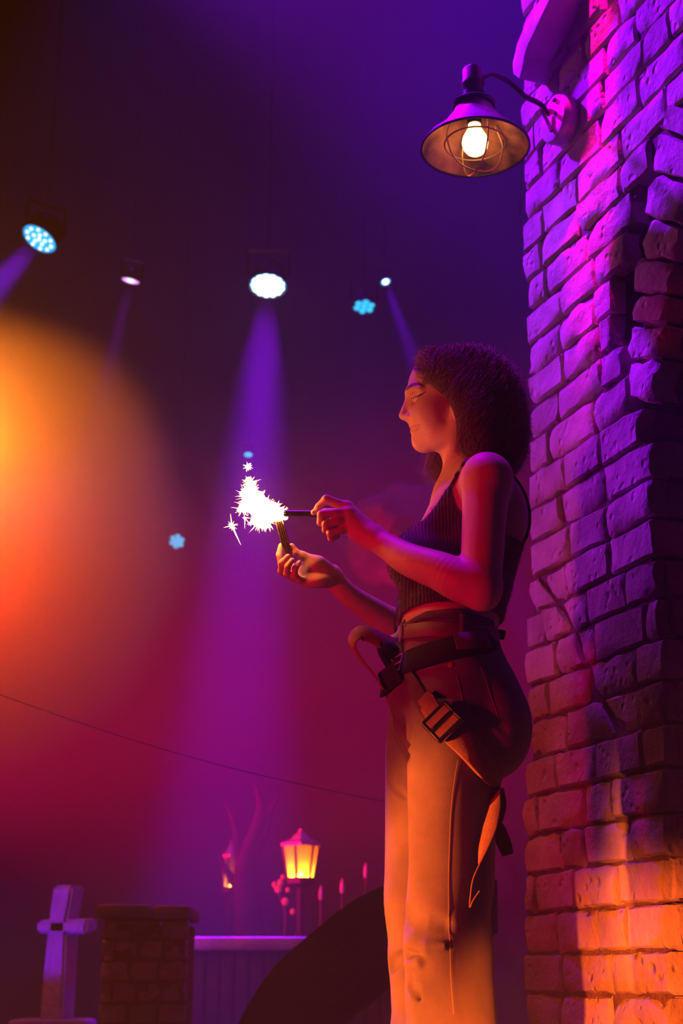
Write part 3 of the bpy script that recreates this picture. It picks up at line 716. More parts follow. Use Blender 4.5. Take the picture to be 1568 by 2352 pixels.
# small posts along the low wall, catching lantern light
for (u, v, w, h) in [(840, 2014, 7, 60), (786, 2050, 8, 50), (737, 2066, 7, 60)]:
    Yp = 7.3; s_ = K(u, v, Yp); p = P(u, v, Yp); zb = zw
    po = empty('finial_post', (p[0], p[1], zb), ['post with a lit tip closest to the legs of the woman', 'middle one of three small lit posts above the ramp', 'thin lit post just right of the bright lantern'][[840, 786, 737].index(u)], 'post', 'small posts above the ramp')
    MB().lathe((p[0], p[1], zb - .01), zc, [(0, w * s_ * .35), (p[2] - zb, w * s_ * .35), (p[2] - zb + .002, 0)], 8).build('shaft', M['wood'], po)
    MB().lathe((p[0], p[1], p[2] - .004), zc, [(0, w * s_ * .55), (.02, w * s_ * .75), (.05, w * s_ * .5), (.075, 0)], 8).build('finial', M['palestone'], po)
# grave cross, tilted, lit violet
Yc = 6.6; cr = empty('grave_cross', P(118, 2260, Yc), 'tilted stone grave cross glowing violet in a beam, lower left', 'cross'); cr.location.z = 0
def cbox(poly, dpt, nm, mat):
    b = bmesh.new(); f = b.faces.new([b.verts.new(P(u, v, Yc)) for u, v in poly]); e = bmesh.ops.extrude_face_region(b, geom=[f])
    bmesh.ops.translate(b, verts=[q for q in e['geom'] if isinstance(q, bmesh.types.BMVert)], vec=(.03, dpt, .01)); bmesh.ops.recalc_face_normals(b, faces=b.faces[:])
    bmesh.ops.bevel(b, geom=b.edges[:], offset=.012, segments=2, affect='EDGES')
    vs = [np.array(q.co) for q in b.verts]; b.verts.index_update(); fs = [tuple(q.index for q in f.verts) for f in b.faces]; b.free()
    MB().add(vs, fs).build(nm, mat, cr)
g0 = P(112, 2352, Yc)
cbox([(122, 2034), (166, 2034), (160, 2075), (152, 2110), (150, 2160), (146, 2260), (140, 2352), (88, 2352), (96, 2260), (106, 2160), (114, 2090)], .16, 'upright', M['palestone'])
cbox([(84, 2114), (200, 2112), (196, 2146), (82, 2144)], .13, 'crossarm', M['palestone'])
MB().box((g0[0], Yc + .1, g0[2] / 2 + .01), (.34, .34, g0[2] + .02), bev=.03).build('plinth', M['stone'], cr)
ptc = P(128, 2110, Yc)
spot('cross_uplight', (ptc[0] - .95, Yc - .95, .30), tuple(ptc + np.array([0, 0, .02])), (.22, .0, 1.0), 115, 24, .5, .02)
# low brick bollard pillar
Yb = 5.6; bp_ = empty('brick_bollard', P(325, 2300, Yb), 'low square brick pier in dim red light beside the grave cross', 'pier'); bp_.location.z = 0
xl, xr = P(232, 2150, Yb)[0], P(433, 2150, Yb)[0]; ztp = P(330, 2110, Yb)[2]
MB().box(((xl + xr) / 2, Yb + .2, ztp / 2 - .01), (xr - xl - .03, .37, ztp - .02)).build('core', M['mortar'], bp_)
zz = 0; kk = 0; hb = ztp / 9
BO = lambda b, z, h: np.array([xl + b, Yb + .012 - h, z]); BS = lambda b, z, h: np.array([xl - h + .012, Yb + .4 - b, z])
while zz < ztp - .01:
    ws = [.1, .2, .2, .2] if kk % 2 else [.2, .2, .2]; tot = xr - xl; sc_ = tot / sum(ws); b = 0
    for w in ws:
        w *= sc_; add_brick([(b + .006, zz + .006), (b + w - .006, zz + .006), (b + w - .006, zz + hb - .006), (b + .006, zz + hb - .006)], rb.uniform(-.006, .01), .03, 1.6, N=np.array([0, -1.0, 0]), O=BO, parent=bp_); b += w
    ws = [.2, .2] if kk % 2 else [.1, .2, .1]; b = 0
    for w in ws:
        add_brick([(b + .006, zz + .006), (b + w - .006, zz + .006), (b + w - .006, zz + hb - .006), (b + .006, zz + hb - .006)], rb.uniform(-.006, .01), .03, 1.6, N=np.array([-1.0, 0, 0]), O=BS, parent=bp_); b += w
    zz += hb; kk += 1
for i, (f0, f1) in enumerate([(-.06, .58), (.6, 1.0)]):
    MB().box((xl + (xr - xl) * (f0 + f1) / 2, Yb + .19, ztp + .026 - i * .004), ((xr - xl) * (f1 - f0), .46, .05), bev=.014).build('cap_slab', M['stone'], bp_)
# rocky outcrop far behind her chest
bm = bmesh.new(); bmesh.ops.create_icosphere(bm, subdivisions=4, radius=1.0)
Yo = 8.6; co = P(930, 1235, Yo); so_ = K(930, 1235, Yo)
for q in bm.verts:
    d = Vector(q.co); rr_ = 1 + .22 * mnoise.noise(d * 1.8) + .12 * mnoise.noise(d * 4.5); q.co = Vector((d.x * 130 * so_ * rr_, d.y * .4 * rr_, d.z * 120 * so_ * rr_)) + Vector(co)
vs = [np.array(q.co) for q in bm.verts]; bm.verts.index_update(); fs = [tuple(q.index for q in f.verts) for f in bm.faces]; bm.free()
roc = empty('rock_outcrop', (co[0], co[1], 0), 'dim rocky crag in the haze behind the hands and chest of the woman', 'rock')
MB().add(vs, fs).build('boulder', M['rock'], roc)
px_, pz_ = co[0], co[2]
MB().lathe((px_ + .34, Yo + .15, 0), zc, [(0, .5), (.6, .36), (1.2, .28), (pz_ - .1, .2), (pz_, .05)], 14).build('rock_column', M['rock'], roc)
# thin cable slung across the back
m = MB(); m.tube([P(-30, 1585, 4.3) + (P(900, 1845, 4.3) - P(-30, 1585, 4.3)) * t - np.array([0, 0, .03 * math.sin(math.pi * t)]) for t in np.linspace(0, 1, 24)], .0011, 5)
tag(m.build('slung_cable', M['steel']), 'thin cable slung diagonally through the red haze behind the woman', 'cable')
# ------------------------------------------------------------------ the woman: skin materials
def skin_material():
    m = bpy.data.materials.new('skin'); m.use_nodes = True; nt = m.node_tree; N = nt.nodes; L = nt.links; b = N['Principled BSDF']
    at = N.new('ShaderNodeAttribute'); at.attribute_name = 'tint'
    tc = N.new('ShaderNodeTexCoord'); no = N.new('ShaderNodeTexNoise'); no.inputs['Scale'].default_value = 45; no.inputs['Detail'].default_value = 5
    L.new(tc.outputs['Object'], no.inputs['Vector'])
    mr = N.new('ShaderNodeMapRange'); mr.inputs['To Min'].default_value = .86; mr.inputs['To Max'].default_value = 1.08; L.new(no.outputs['Fac'], mr.inputs['Value'])
    mx = N.new('ShaderNodeMix'); mx.data_type = 'RGBA'; mx.blend_type = 'MULTIPLY'; mx.inputs['Factor'].default_value = 1
    L.new(at.outputs['Color'], mx.inputs['A']); L.new(mr.outputs['Result'], mx.inputs['B']); L.new(mx.outputs['Result'], b.inputs['Base Color'])
    b.inputs['Roughness'].default_value = .52; b.inputs['Specular IOR Level'].default_value = .35
    nb = N.new('ShaderNodeTexNoise'); nb.inputs['Scale'].default_value = 420; nb.inputs['Detail'].default_value = 4; L.new(tc.outputs['Object'], nb.inputs['Vector'])
    bp = N.new('ShaderNodeBump'); bp.inputs['Strength'].default_value = .12; bp.inputs['Distance'].default_value = .002; L.new(nb.outputs['Fac'], bp.inputs['Height']); L.new(bp.outputs['Normal'], b.inputs['Normal'])
    return m
def hair_material():
    m = bpy.data.materials.new('auburn_hair'); m.use_nodes = True; nt = m.node_tree; N = nt.nodes; L = nt.links; b = N['Principled BSDF']
    b.inputs['Base Color'].default_value = (.22, .09, .065, 1); b.inputs['Roughness'].default_value = .42; b.inputs['Specular IOR Level'].default_value = .6
    b.inputs['Sheen Weight'].default_value = .2
    return m
M['skin'] = skin_material(); M['hair'] = hair_material()
M['eye'] = material('eye_white', (.75, .70, .66), .12)
M['iris'] = material('dark_iris', (.06, .035, .02), .08)

H = 0.0019
body = Field(Wp(590, 1600, -.36) + np.array([-.01, 0, -.06]), Wp(1250, 770, .33) + np.array([.02, 0, .02]), H)
def pt(u, v, dy=0.0, r=10): return (Wp(u, v, dy), Wr(r, u, v, dy))
def chain(F, lst, k=.012, sub=False): F.chain([pt(*q) for q in lst], k, sub, 5)
def ell(F, u, v, dy, ru, rv, ry, k=.012, sub=False, tilt=0.0):
    s_ = K(u, v, YW + dy); R = None
    if tilt:
        c, q = math.cos(math.radians(tilt)), math.sin(math.radians(tilt)); R = np.array([[c, 0, q], [0, 1, 0], [-q, 0, c]])
    F.ell(Wp(u, v, dy), (ru * s_, ry, rv * s_), k, sub, R)
# torso
ell(body, 1094, 1190, 0.0, 108, 135, .142, .03, tilt=-10)
ell(body, 1058, 1320, 0.0, 112, 120, .132, .04, tilt=-8)
ell(body, 1032, 1440, 0.0, 110, 110, .128, .04)
ell(body, 1045, 1560, 0.0, 120, 110, .15, .04)
for s_ in (-1, 1):
    ell(body, 960, 1292, .068 * s_, 55, 56, .058, .035)
    chain(body, [(1040, 1160, .075 * s_, 42), (985, 1245, .070 * s_, 40)], .03)
    ell(body, 1150, 1180, .075 * s_, 58, 85, .065, .03, tilt=-8)          # shoulder blades
chain(body, [(1088, 1095, 0, 46), (1112, 1098, -.125, 44)], .03); chain(body, [(1084, 1095, 0, 46), (1090, 1105, .125, 42)], .03)
top_D = body.D.copy()
# neck and collar bones
chain(body, [(1052, 1010, 0, 50), (1070, 1060, 0, 52), (1086, 1120, 0, 60)], .022)
chain(body, [(1014, 1122, -.012, 9), (1045, 1108, -.07, 8), (1085, 1088, -.135, 9)], .014)
chain(body, [(1010, 1126, .012, 9), (1035, 1112, .07, 8), (1068, 1095, .135, 9)], .014)
chain(body, [(1050, 985, -.05, 12), (1035, 1060, -.03, 10), (1016, 1116, -.010, 7)], .014)     # neck muscle
chain(body, [(1050, 985, .05, 12), (1035, 1060, .03, 10), (1012, 1118, .010, 7)], .014)
# near arm
ell(body, 1118, 1100, -.160, 57, 60, .052, .02)
chain(body, [(1116, 1105, -.165, 55), (1112, 1180, -.178, 51), (1108, 1260, -.19, 49), (1104, 1345, -.20, 46)], .02)
chain(body, [(1104, 1350, -.20, 47), (1062, 1336, -.195, 50), (1010, 1312, -.18, 45), (940, 1286, -.15, 38), (895, 1259, -.12, 31), (858, 1236, -.098, 27)], .014)
ell(body, 1108, 1372, -.205, 30, 28, .022, .02)
# far arm
ell(body, 1072, 1110, .160, 52, 58, .05, .02)
chain(body, [(1066, 1112, .165, 50), (1030, 1280, .18, 46), (992, 1440, .185, 43)], .02)
chain(body, [(992, 1448, .185, 44), (940, 1446, .15, 40), (890, 1426, .12, 35), (830, 1387, .075, 28), (795, 1361, .05, 25), (758, 1322, .03, 24)], .014)
# --- near hand (left), back of the hand towards us
hk = .0045
chain(body, [(858, 1234, -.098, 27), (830, 1212, -.092, 26), (806, 1186, -.09, 20)], .012)
chain(body, [(858, 1236, -.098, 25), (826, 1224, -.092, 24), (806, 1206, -.09, 18)], .012)
def finger(pts, k=hk, sub=False): body.chain([pt(*q) for q in pts], k, sub)
body.chain([pt(850, 1226, -.095, 17), pt(797, 1164, -.092, 13.5)], .010)
body.chain([pt(850, 1230, -.098, 16), pt(800, 1178, -.098, 12.5)], .008)
body.chain([pt(850, 1234, -.098, 16), pt(804, 1193, -.098, 12)], .008)
body.chain([pt(850, 1240, -.096, 16), pt(806, 1211, -.094, 11.5)], .008)
for kn in ((797, 1163, -.096), (800, 1177, -.102), (804, 1192, -.102), (806, 1209, -.098)): body.ell(Wp(*kn), (.0105, .0095, .0098), .006)
finger([(797, 1164, -.092, 13), (772, 1156, -.096, 11.5), (750, 1147, -.098, 11)]); finger([(749, 1147, -.098, 10.6), (732, 1164, -.088, 8.4)], .003); finger([(732, 1164, -.088, 8.4), (720, 1178, -.078, 6.2)], .003)
finger([(800, 1177, -.098, 12), (770, 1178, -.106, 10.5), (738, 1182, -.107, 10)]); finger([(738, 1182, -.107, 9.8), (736, 1200, -.094, 8.6)], .003); finger([(736, 1200, -.094, 8.5), (752, 1204, -.074, 7.6)], .003)
finger([(804, 1192, -.098, 11.5), (775, 1197, -.106, 9.8), (748, 1205, -.106, 9.4)]); finger([(748, 1205, -.106, 9.2), (747, 1217, -.092, 8.0)], .003); finger([(747, 1217, -.092, 8), (762, 1216, -.074, 7.2)], .003)
finger([(806, 1210, -.094, 11), (782, 1218, -.1, 9.2), (759, 1226, -.1, 9.2)]); finger([(759, 1226, -.1, 9), (760, 1236, -.088, 7.6)], .003); finger([(760, 1236, -.088, 7.5), (774, 1232, -.074, 6.8)], .003)
chain(body, [(846, 1218, -.078, 18), (806, 1190, -.064, 15), (775, 1178, -.056, 11)], .010); finger([(775, 1178, -.056, 10.5), (748, 1176, -.054, 9), (728, 1181, -.058, 7)], .004)
ell(body, 786, 1198, -.076, 22, 20, .012, .006); chain(body, [(800, 1186, -.080, 13), (766, 1192, -.078, 9)], .005); chain(body, [(802, 1206, -.080, 13), (772, 1212, -.080, 9)], .005)
# --- far hand (right), palm towards us
chain(body, [(760, 1322, .03, 24), (735, 1318, .022, 25), (712, 1318, .018, 20)], .012)
body.chain([pt(745, 1318, .026, 17), pt(690, 1308, .030, 12.5)], .008)
body.chain([pt(745, 1322, .026, 17), pt(688, 1322, .024, 12)], .008)
body.chain([pt(745, 1328, .022, 17), pt(694, 1331, .016, 11.5)], .008)
body.chain([pt(745, 1334, .016, 16), pt(704, 1338, .008, 10.5)], .008)
ell(body, 722, 1296, .004, 27, 18, .016, .012, tilt=-22)      # thenar
ell(body, 730, 1334, .004, 26, 14, .014, .010, tilt=-8)       # heel of the hand
finger([(690, 1308, .030, 11.5), (668, 1303, .028, 9), (646, 1296, .022, 8.4)]); finger([(646, 1296, .022, 8.2), (641, 1274, .012, 7.4)], .003); finger([(641, 1274, .012, 7.4), (645, 1253, .004, 6)], .003)
finger([(688, 1322, .024, 11), (664, 1319, .014, 9), (646, 1312, .002, 8.6)]); finger([(646, 1312, .002, 8.4), (648, 1292, -.016, 7.8)], .003); finger([(648, 1292, -.016, 7.8), (661, 1278, -.026, 6.4)], .003)
finger([(694, 1331, .016, 10.5), (675, 1328, .004, 8.8), (659, 1318, -.010, 8.4)]); finger([(659, 1318, -.010, 8.2), (660, 1301, -.024, 7.4)], .003); finger([(660, 1301, -.024, 7.4), (671, 1287, -.028, 6.2)], .003)
finger([(704, 1338, .008, 9.5), (688, 1333, -.004, 8), (676, 1322, -.012, 7.6)]); finger([(676, 1322, -.012, 7.4), (678, 1305, -.02, 6.8)], .003); finger([(678, 1305, -.02, 6.8), (687, 1292, -.018, 5.8)], .003)
chain(body, [(746, 1304, .012, 17), (718, 1288, .0, 13.5), (694, 1276, -.006, 10)], .008); finger([(694, 1276, -.006, 9.4), (678, 1268, -.010, 8.4)], .004); finger([(678, 1268, -.010, 8.3), (670, 1254, -.014, 6.6)], .003)
for (a, b_) in [((700, 1303), (742, 1322)), ((712, 1292), (752, 1304)), ((706, 1316), (738, 1326))]:     # creases of the palm
    body.cap(Wp(*a, -.020), Wp(*b_, -.016), .0012, .0010, .003, True)
ell(body, 702, 1308, .016, 20, 18, .013, .008)
# --- head
def hd(*a, **k): ell(body, *a, **k)
hd(1036, 893, 0, 100, 94, .076, .01)
hd(1004, 950, 0, 66, 82, .060, .02)
hd(975, 965, 0, 30, 40, .040, .015)
for s_ in (-1, 1):
    chain(body, [(972, 1014, .008 * s_, 17), (1005, 1006, .034 * s_, 18), (1046, 985, .052 * s_, 17), (1055, 945, .060 * s_, 16)], .026)
    hd(992, 956, .034 * s_, 36, 40, .026, .026)
    chain(body, [(938, 901, .010 * s_, 8), (947, 893, .030 * s_, 9.5), (966, 895, .048 * s_, 9)], .012)
    hd(1052, 938, .073 * s_, 14, 26, .010, .006)
    hd(944, 914, .034 * s_, 15, 11, .016, .012, sub=True)
hd(970, 1015, 0, 18, 18, .022, .014)
chain(body, [(941, 912, 0, 7.5), (934, 930, 0, 8.5), (925.5, 953, 0, 9.6)], .010)
for s_ in (-1, 1): hd(939, 957, .0105 * s_, 11, 8.5, .0085, .006)
chain(body, [(927, 957, 0, 7), (944, 967, 0, 6)], .006)
chain(body, [(949, 968, 0, 9), (949, 978, 0, 7)], .008)
for s_ in (-1, 1):
    hd(932.5, 964.5, .0068 * s_, 5.5, 3.2, .0036, .002, sub=True)
    chain(body, [(947.5, 978.5, 0, 6.2), (953, 977.5, .012 * s_, 5.5), (967, 975, .026 * s_, 3)], .003)
    chain(body, [(949.5, 990.5, 0, 7.0), (955, 988, .012 * s_, 6.2), (967, 978, .025 * s_, 3)], .003)
    body.chain([pt(941, 984, 0, 1.3), pt(953, 982.5, .016 * s_, 1.3), pt(969, 975, .028 * s_, 1.2)], .002, True)
    hd(972, 974.5, .031 * s_, 4, 4, .004, .004, sub=True)
    # eye ball and lids
    hd(959, 912.5, .0315 * s_, 13.2, 13.2, .0128, .003)
    chain(body, [(944.5, 908, .026 * s_, 2.2), (946, 905, .034 * s_, 2.6), (955, 903, .044 * s_, 2.4), (966, 907, .049 * s_, 2)], .004)
    body.chain([pt(943, 916, .022 * s_, 1.7), pt(945, 915.5, .033 * s_, 2.3), pt(955, 912.5, .0445 * s_, 2.2), pt(965, 909.5, .049 * s_, 1.4)], .0015, True)
V, F_ = body.mesh(2)
base_c = np.array([.74, .47, .36]); colr = np.tile(base_c, (len(V), 1))
def uvx(V):
    d = V - CAM; x = d[:, 0]; yc = d[:, 1] * CT + d[:, 2] * ST; zc_ = -d[:, 1] * ST + d[:, 2] * CT
    return CX + FPX * x / yc, CY - FPX * zc_ / yc
uu, vv_ = uvx(V); dyv = V[:, 1] - YW
Vm = V.copy(); Vm[:, 1] = YW - np.abs(V[:, 1] - YW); um, vm_ = uvx(Vm); face = (um < 1000) & (vm_ < 1040)
def paint(pts, rads, c, soft=1.6, amt=1.0, ymin=0.0):
    """symmetrical make-up: a stroke given on the near side of the face, mirrored to the far side"""
    global colr
    d = np.full(len(V), 99.0)
    q = catmull([np.array([p[0], p[1], r]) for p, r in zip(pts, rads)], 6)
    for a, b_ in zip(q[:-1], q[1:]):
        ba = b_[:2] - a[:2]; t = np.clip(((um - a[0]) * ba[0] + (vm_ - a[1]) * ba[1]) / (ba @ ba + 1e-9), 0, 1)
        d = np.minimum(d, np.hypot(um - a[0] - t * ba[0], vm_ - a[1] - t * ba[1]) - (a[2] + (b_[2] - a[2]) * t))
    w = (np.clip(.5 - d / soft, 0, 1) * face * (np.abs(V[:, 1] - YW) >= ymin))[:, None] * amt; colr = colr * (1 - w) + np.array(c) * w
paint([(933, 894), (945, 885), (961, 882), (975, 888)], [2.6, 3.4, 2.8, 1.2], (.10, .05, .035), 2.2, .9, .008)
paint([(945, 915), (950, 913), (958, 910.5), (966, 907), (978, 899)], [1.3, 1.7, 1.9, 1.9, .8], (.02, .012, .012), 1.5, 1.0, .012)
paint([(943, 981), (953, 978.5), (966, 975)], [2.4, 2.4, 1.0], (.50, .21, .18), 2.2, .85)
paint([(946, 990), (955, 988), (965, 979)], [4.0, 3.6, 1.0], (.56, .25, .21), 2.5, .8)
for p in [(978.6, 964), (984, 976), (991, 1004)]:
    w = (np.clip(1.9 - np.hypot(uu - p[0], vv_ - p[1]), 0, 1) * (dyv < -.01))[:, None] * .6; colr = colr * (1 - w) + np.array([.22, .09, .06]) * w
person = empty('person', (Wp(1035, 2250)[0], YW, 0.0), 'curly haired woman in a dark knit top and jeans holding two burning sparklers', 'person')
bo = mesh_obj('body', V, F_, M['skin'], person)
ca = bo.data.color_attributes.new('tint', 'FLOAT_COLOR', 'POINT')
ca.data.foreach_set('color', np.concatenate([colr, np.ones((len(colr), 1))], 1).astype(np.float32).ravel())
# eyes
for s_ in (-1, 1):
    c = Wp(959, 912.5, .0315 * s_); r = Wr(12.4, 959, 912); m = MB()
    m.lathe(c, (-.93, .12 * s_, -.36), [(-r, 0), (-r * .8, r * .6), (0, r), (r * .6, r * .8), (r * .86, r * .51)], 20); e = m.build('eye', M['eye'], person)
    m = MB(); m.lathe(c, (-.93, .12 * s_, -.36), [(r * .85, r * .53), (r * .95, r * .30), (r * .985, 0)], 20); m.build('iris', M['iris'], e)
# finger nails
def nail(u, v, dy, w):
    p, n = body.project([Wp(u, v, dy)], .0006); p, n = p[0], n[0]
    MB().lathe(p, n, [(-.0012, 0), (-.0012, w), (-.0002, w * .96), (.0002, 0)], 12).build('fingernail', M['nail'], person)
M['nail'] = material('pale_nail', (.72, .47, .38), .5)
nail(717, 1175, -.082, .0036)

# ------------------------------------------------------------------ knit crop top: the torso's own surface, offset and cut
topf = Field.__new__(Field); topf.lo = body.lo; topf.h = body.h; topf.n = body.n; topf.ax = body.ax
Ycut = -.09
def xz(u, v): p = Wp(u, v, Ycut); return (p[0], p[2])
keep = [xz(*q) for q in [(850, 1190), (972, 1199), (1000, 1166), (1026, 1128), (1032, 1150), (1040, 1178), (1056, 1200), (1095, 1238), (1260, 1252), (1260, 1404), (1153, 1402), (1060, 1396), (985, 1390), (922, 1394), (850, 1396)]]
pd = poly_sdf(topf.ax[0], topf.ax[2], keep)[:, None, :]
# under-bust tuck then a loose hem
tp = top_D.copy()
tf = Field.__new__(Field); tf.lo = body.lo; tf.h = body.h; tf.n = body.n; tf.ax = body.ax; tf.D = tp
tf.ell(Wp(958, 1292, -.068), (Wr(54, 958, 1292), .058, Wr(52, 958, 1292)), .02); tf.ell(Wp(958, 1292, .068), (Wr(54, 958, 1292), .058, Wr(52, 958, 1292)), .02)
s1 = K(1025, 1385, YW); tf.ell(Wp(1024, 1392, 0), (103 * s1, .130, 22 * s1), .02)
topf.D = np.maximum(tf.D - .0065, pd.astype(np.float32))
V2, F2 = topf.mesh(2)
rng2 = np.random.default_rng(5)
crop = mesh_obj('knit_crop_top', V2, F2, M['knit'], person); crop['label'] = 'dark fuzzy ribbed knit crop top with thin straps'
def fld(D):
    f = Field.__new__(Field); f.lo = body.lo; f.h = body.h; f.n = body.n; f.ax = body.ax; f.D = D; return f
ft = fld(body.D)
near_pts = [ft.cast(*q) for q in [(1027, 1134), (1034, 1121), (1045, 1103), (1057, 1083), (1066, 1066)]]
for s_ in (-1, 1):
    fr_pts = [q if s_ < 0 else np.array([q[0] - .01, 2 * YW - q[1], q[2]]) for q in near_pts]
    raw = catmull(fr_pts + [Wp(1100, 1046, .098 * s_), Wp(1150, 1070, .09 * s_), Wp(1190, 1130, .08 * s_), Wp(1205, 1190, .07 * s_), Wp(1200, 1252, .07 * s_)], 6)
    q, n_ = ft.project(raw, .0022); MB().tube(q, .0036, 8).build('strap', M['knit'], crop)
# fluffy fibres along the knit
def strands(name, P_, rad, mat, parent):
    """P_ = array [n, k, 3] of strand points"""
    n, k, _ = P_.shape; hc = bpy.data.hair_curves.new(name); hc.add_curves([k] * n)
    hc.attributes['position'].data.foreach_set('vector', P_.astype(np.float32).ravel())
    ra = hc.attributes.new('radius', 'FLOAT', 'POINT'); rr = np.tile(np.linspace(1, .35, k), n) * rad; ra.data.foreach_set('value', rr.astype(np.float32))
    hc.materials.append(mat); o = bpy.data.objects.new(name, hc); COL.objects.link(o); adopt(o, parent); return o
ii = rng2.choice(len(V2), 9000, replace=False); p0 = V2[ii]; g0_ = topf.grad(p0); tt = rng2.normal(0, 1, p0.shape); tt -= g0_ * (tt * g0_).sum(1, keepdims=True); tt /= np.linalg.norm(tt, axis=1, keepdims=True)
L_ = rng2.uniform(.002, .0055, (len(p0), 1))
fz = np.stack([p0, p0 + g0_ * L_ * .5 + tt * L_ * .4, p0 + g0_ * L_ * .8 + tt * L_ * 1.0], 1); o = strands('knit_fuzz', fz, .00022, M['knit'], crop); o['kind'] = 'stuff'

# ------------------------------------------------------------------ jeans
M['denim_dark'] = material('dark_denim', (.16, .14, .17), .9, var=.3, scale=30, bump=.3, bscale=400, bdist=.002, spec=.15)
jean = Field(Wp(870, 1650, -.24) * np.array([1, 1, 0]) + np.array([0, 0, .02]), Wp(1255, 1395, .26) + np.array([.02, 0, 0]), .0030)
def jp(u, v, dy): return Wp(u, v, dy)
ell(jean, 1022, 1440, 0.0, 114, 60, .134, .03)
ell(jean, 1022, 1490, 0.0, 116, 80, .145, .04)
ell(jean, 1040, 1580, 0.0, 142, 110, .168, .04)
for s_, du in ((-1, 8), (1, -24)):
    ell(jean, 1132 + du * .4, 1668, .078 * s_, 86, 118, .088, .04)
legs = {-1: [(1036, 1640, 104), (1040, 1720, 106), (1038, 1800, 103), (1037, 1900, 100), (1037, 2000, 99), (1028, 2100, 98), (1029, 2170, 104), (1032, 2230, 102), (1034, 2290, 104), (1040, 2400, 104)], 1: [(1000, 1640, 104), (985, 1720, 100), (982, 1800, 98), (982, 1900, 98), (980, 2000, 97), (976, 2070, 95), (982, 2150, 92), (984, 2200, 94), (990, 2260, 94), (998, 2400, 96)]}
for s_ in (-1, 1):
    jean.chain([pt(u, v, .091 * s_ + (0.004 if s_ > 0 else 0), r) for u, v, r in legs[s_]], .022, False, 4)
    x, y, z = Wp(legs[s_][-1][0], 2400, .092 * s_); jean.cap((x, y, z), (x + .005, y, .075), Wr(102, 1040, 2400, .09 * s_), .082, .02)
ell(jean, 985, 1600, 0.0, 94, 70, .12, .03)
# folds and creases
def crease(lst, k=.010): jean.chain([pt(*q) for q in lst], k, True)
def ridge(lst, k=.012): jean.chain([pt(*q) for q in lst], k)
def on(u, v, off=0.0):
    p = jean.cast(u, v); n_ = jean.grad([p])[0]; return p + n_ * off, n_
def surf_crease(uv, r, depth, k=.009, sub=True):
    pts = []
    for (u, v), rr_ in zip(uv, r): p, n_ = on(u, v, (rr_ - depth) if sub else -(rr_ - depth)); pts.append((p, rr_))
    jean.chain(pts, k, sub)
surf_crease([(934, 2188), (948, 2192), (966, 2188)], [.015, .012, .005], .011)
surf_crease([(940, 2262), (950, 2274), (960, 2292)], [.015, .014, .005], .012)
surf_crease([(896, 2218), (906, 2208), (922, 2192)], [.014, .016, .008], .012)
surf_crease([(930, 2110), (975, 2118), (1015, 2122)], [.020, .018, .008], .005, .018)
surf_crease([(940, 2172), (980, 2174), (1020, 2172)], [.012, .012, .005], .007, sub=False)
surf_crease([(940, 2215), (960, 2212)], [.014, .010], .007, sub=False)
surf_crease([(995, 1602), (1020, 1598), (1052, 1596)], [.006, .006, .003], .004)
surf_crease([(938, 1742), (928, 1715), (912, 1688), (905, 1650)], [.008, .008, .006, .004], .005)
surf_crease([(940, 1735), (938, 1705), (945, 1668)], [.006, .006, .004], .004)
surf_crease([(905, 1620), (930, 1612), (945, 1600)], [.005, .005, .003], .003)
surf_crease([(1060, 1626), (1120, 1640), (1160, 1680)], [.006, .006, .004], .003)
surf_crease([(894, 1800), (912, 1815), (930, 1830)], [.006, .006, .003], .003)
# cut open at the waist
cutp = [Wp(918, 1436, -.02), Wp(1133, 1428, -.02)]
zcut = lambda x: None
X_, Z_ = jean.ax[0], jean.ax[2]
wl = [(880, 1452), (920, 1440), (930, 1430), (945, 1421), (975, 1411), (1035, 1408), (1100, 1415), (1140, 1428), (1260, 1440)]
wl3 = [Wp(u, v, -.10) for u, v in wl]
zc_line = np.interp(X_, [p[0] for p in wl3], [p[2] for p in wl3])
jean.D = np.maximum(jean.D, (Z_[None, None, :] - zc_line[:, None, None]).astype(np.float32))
# hollow the waist so that the cloth is a shell round the body
inner = Field.__new__(Field); inner.lo, inner.h, inner.n, inner.ax = jean.lo, jean.h, jean.n, jean.ax; inner.D = np.full(tuple(jean.n), 1.0, dtype=np.float32)
ell(inner, 1022, 1440, 0.0, 108, 62, .128, .03); ell(inner, 1022, 1490, 0.0, 108, 50, .137, .03)
jean.D = np.maximum(jean.D, -inner.D)
V3, F3 = jean.mesh(2)
jo = mesh_obj('jeans', V3, F3, M['denim'], person); jo['label'] = 'high waisted straight washed denim jeans'
outer_j = jean
# shoes, below the frame
for s_ in (-1, 1):
    x, y, z = Wp(legs[s_][-1][0], 2400, .092 * s_); m = Field((x - .26, y - .08, -.002), (x + .12, y + .08, .16), .006)
    m.chain([((x + .03, y, .05), .05), ((x - .08, y, .045), .045), ((x - .18, y - .0, .036), .036)], .03); m.cap((x + .01, y, .06), (x + .01, y, .13), .052, .055, .02)
    m.D = np.maximum(m.D, -m.ax[2][None, None, :] + .001); v_, f_ = m.mesh(1); mesh_obj('shoe', v_, f_, M['shoe'], person)

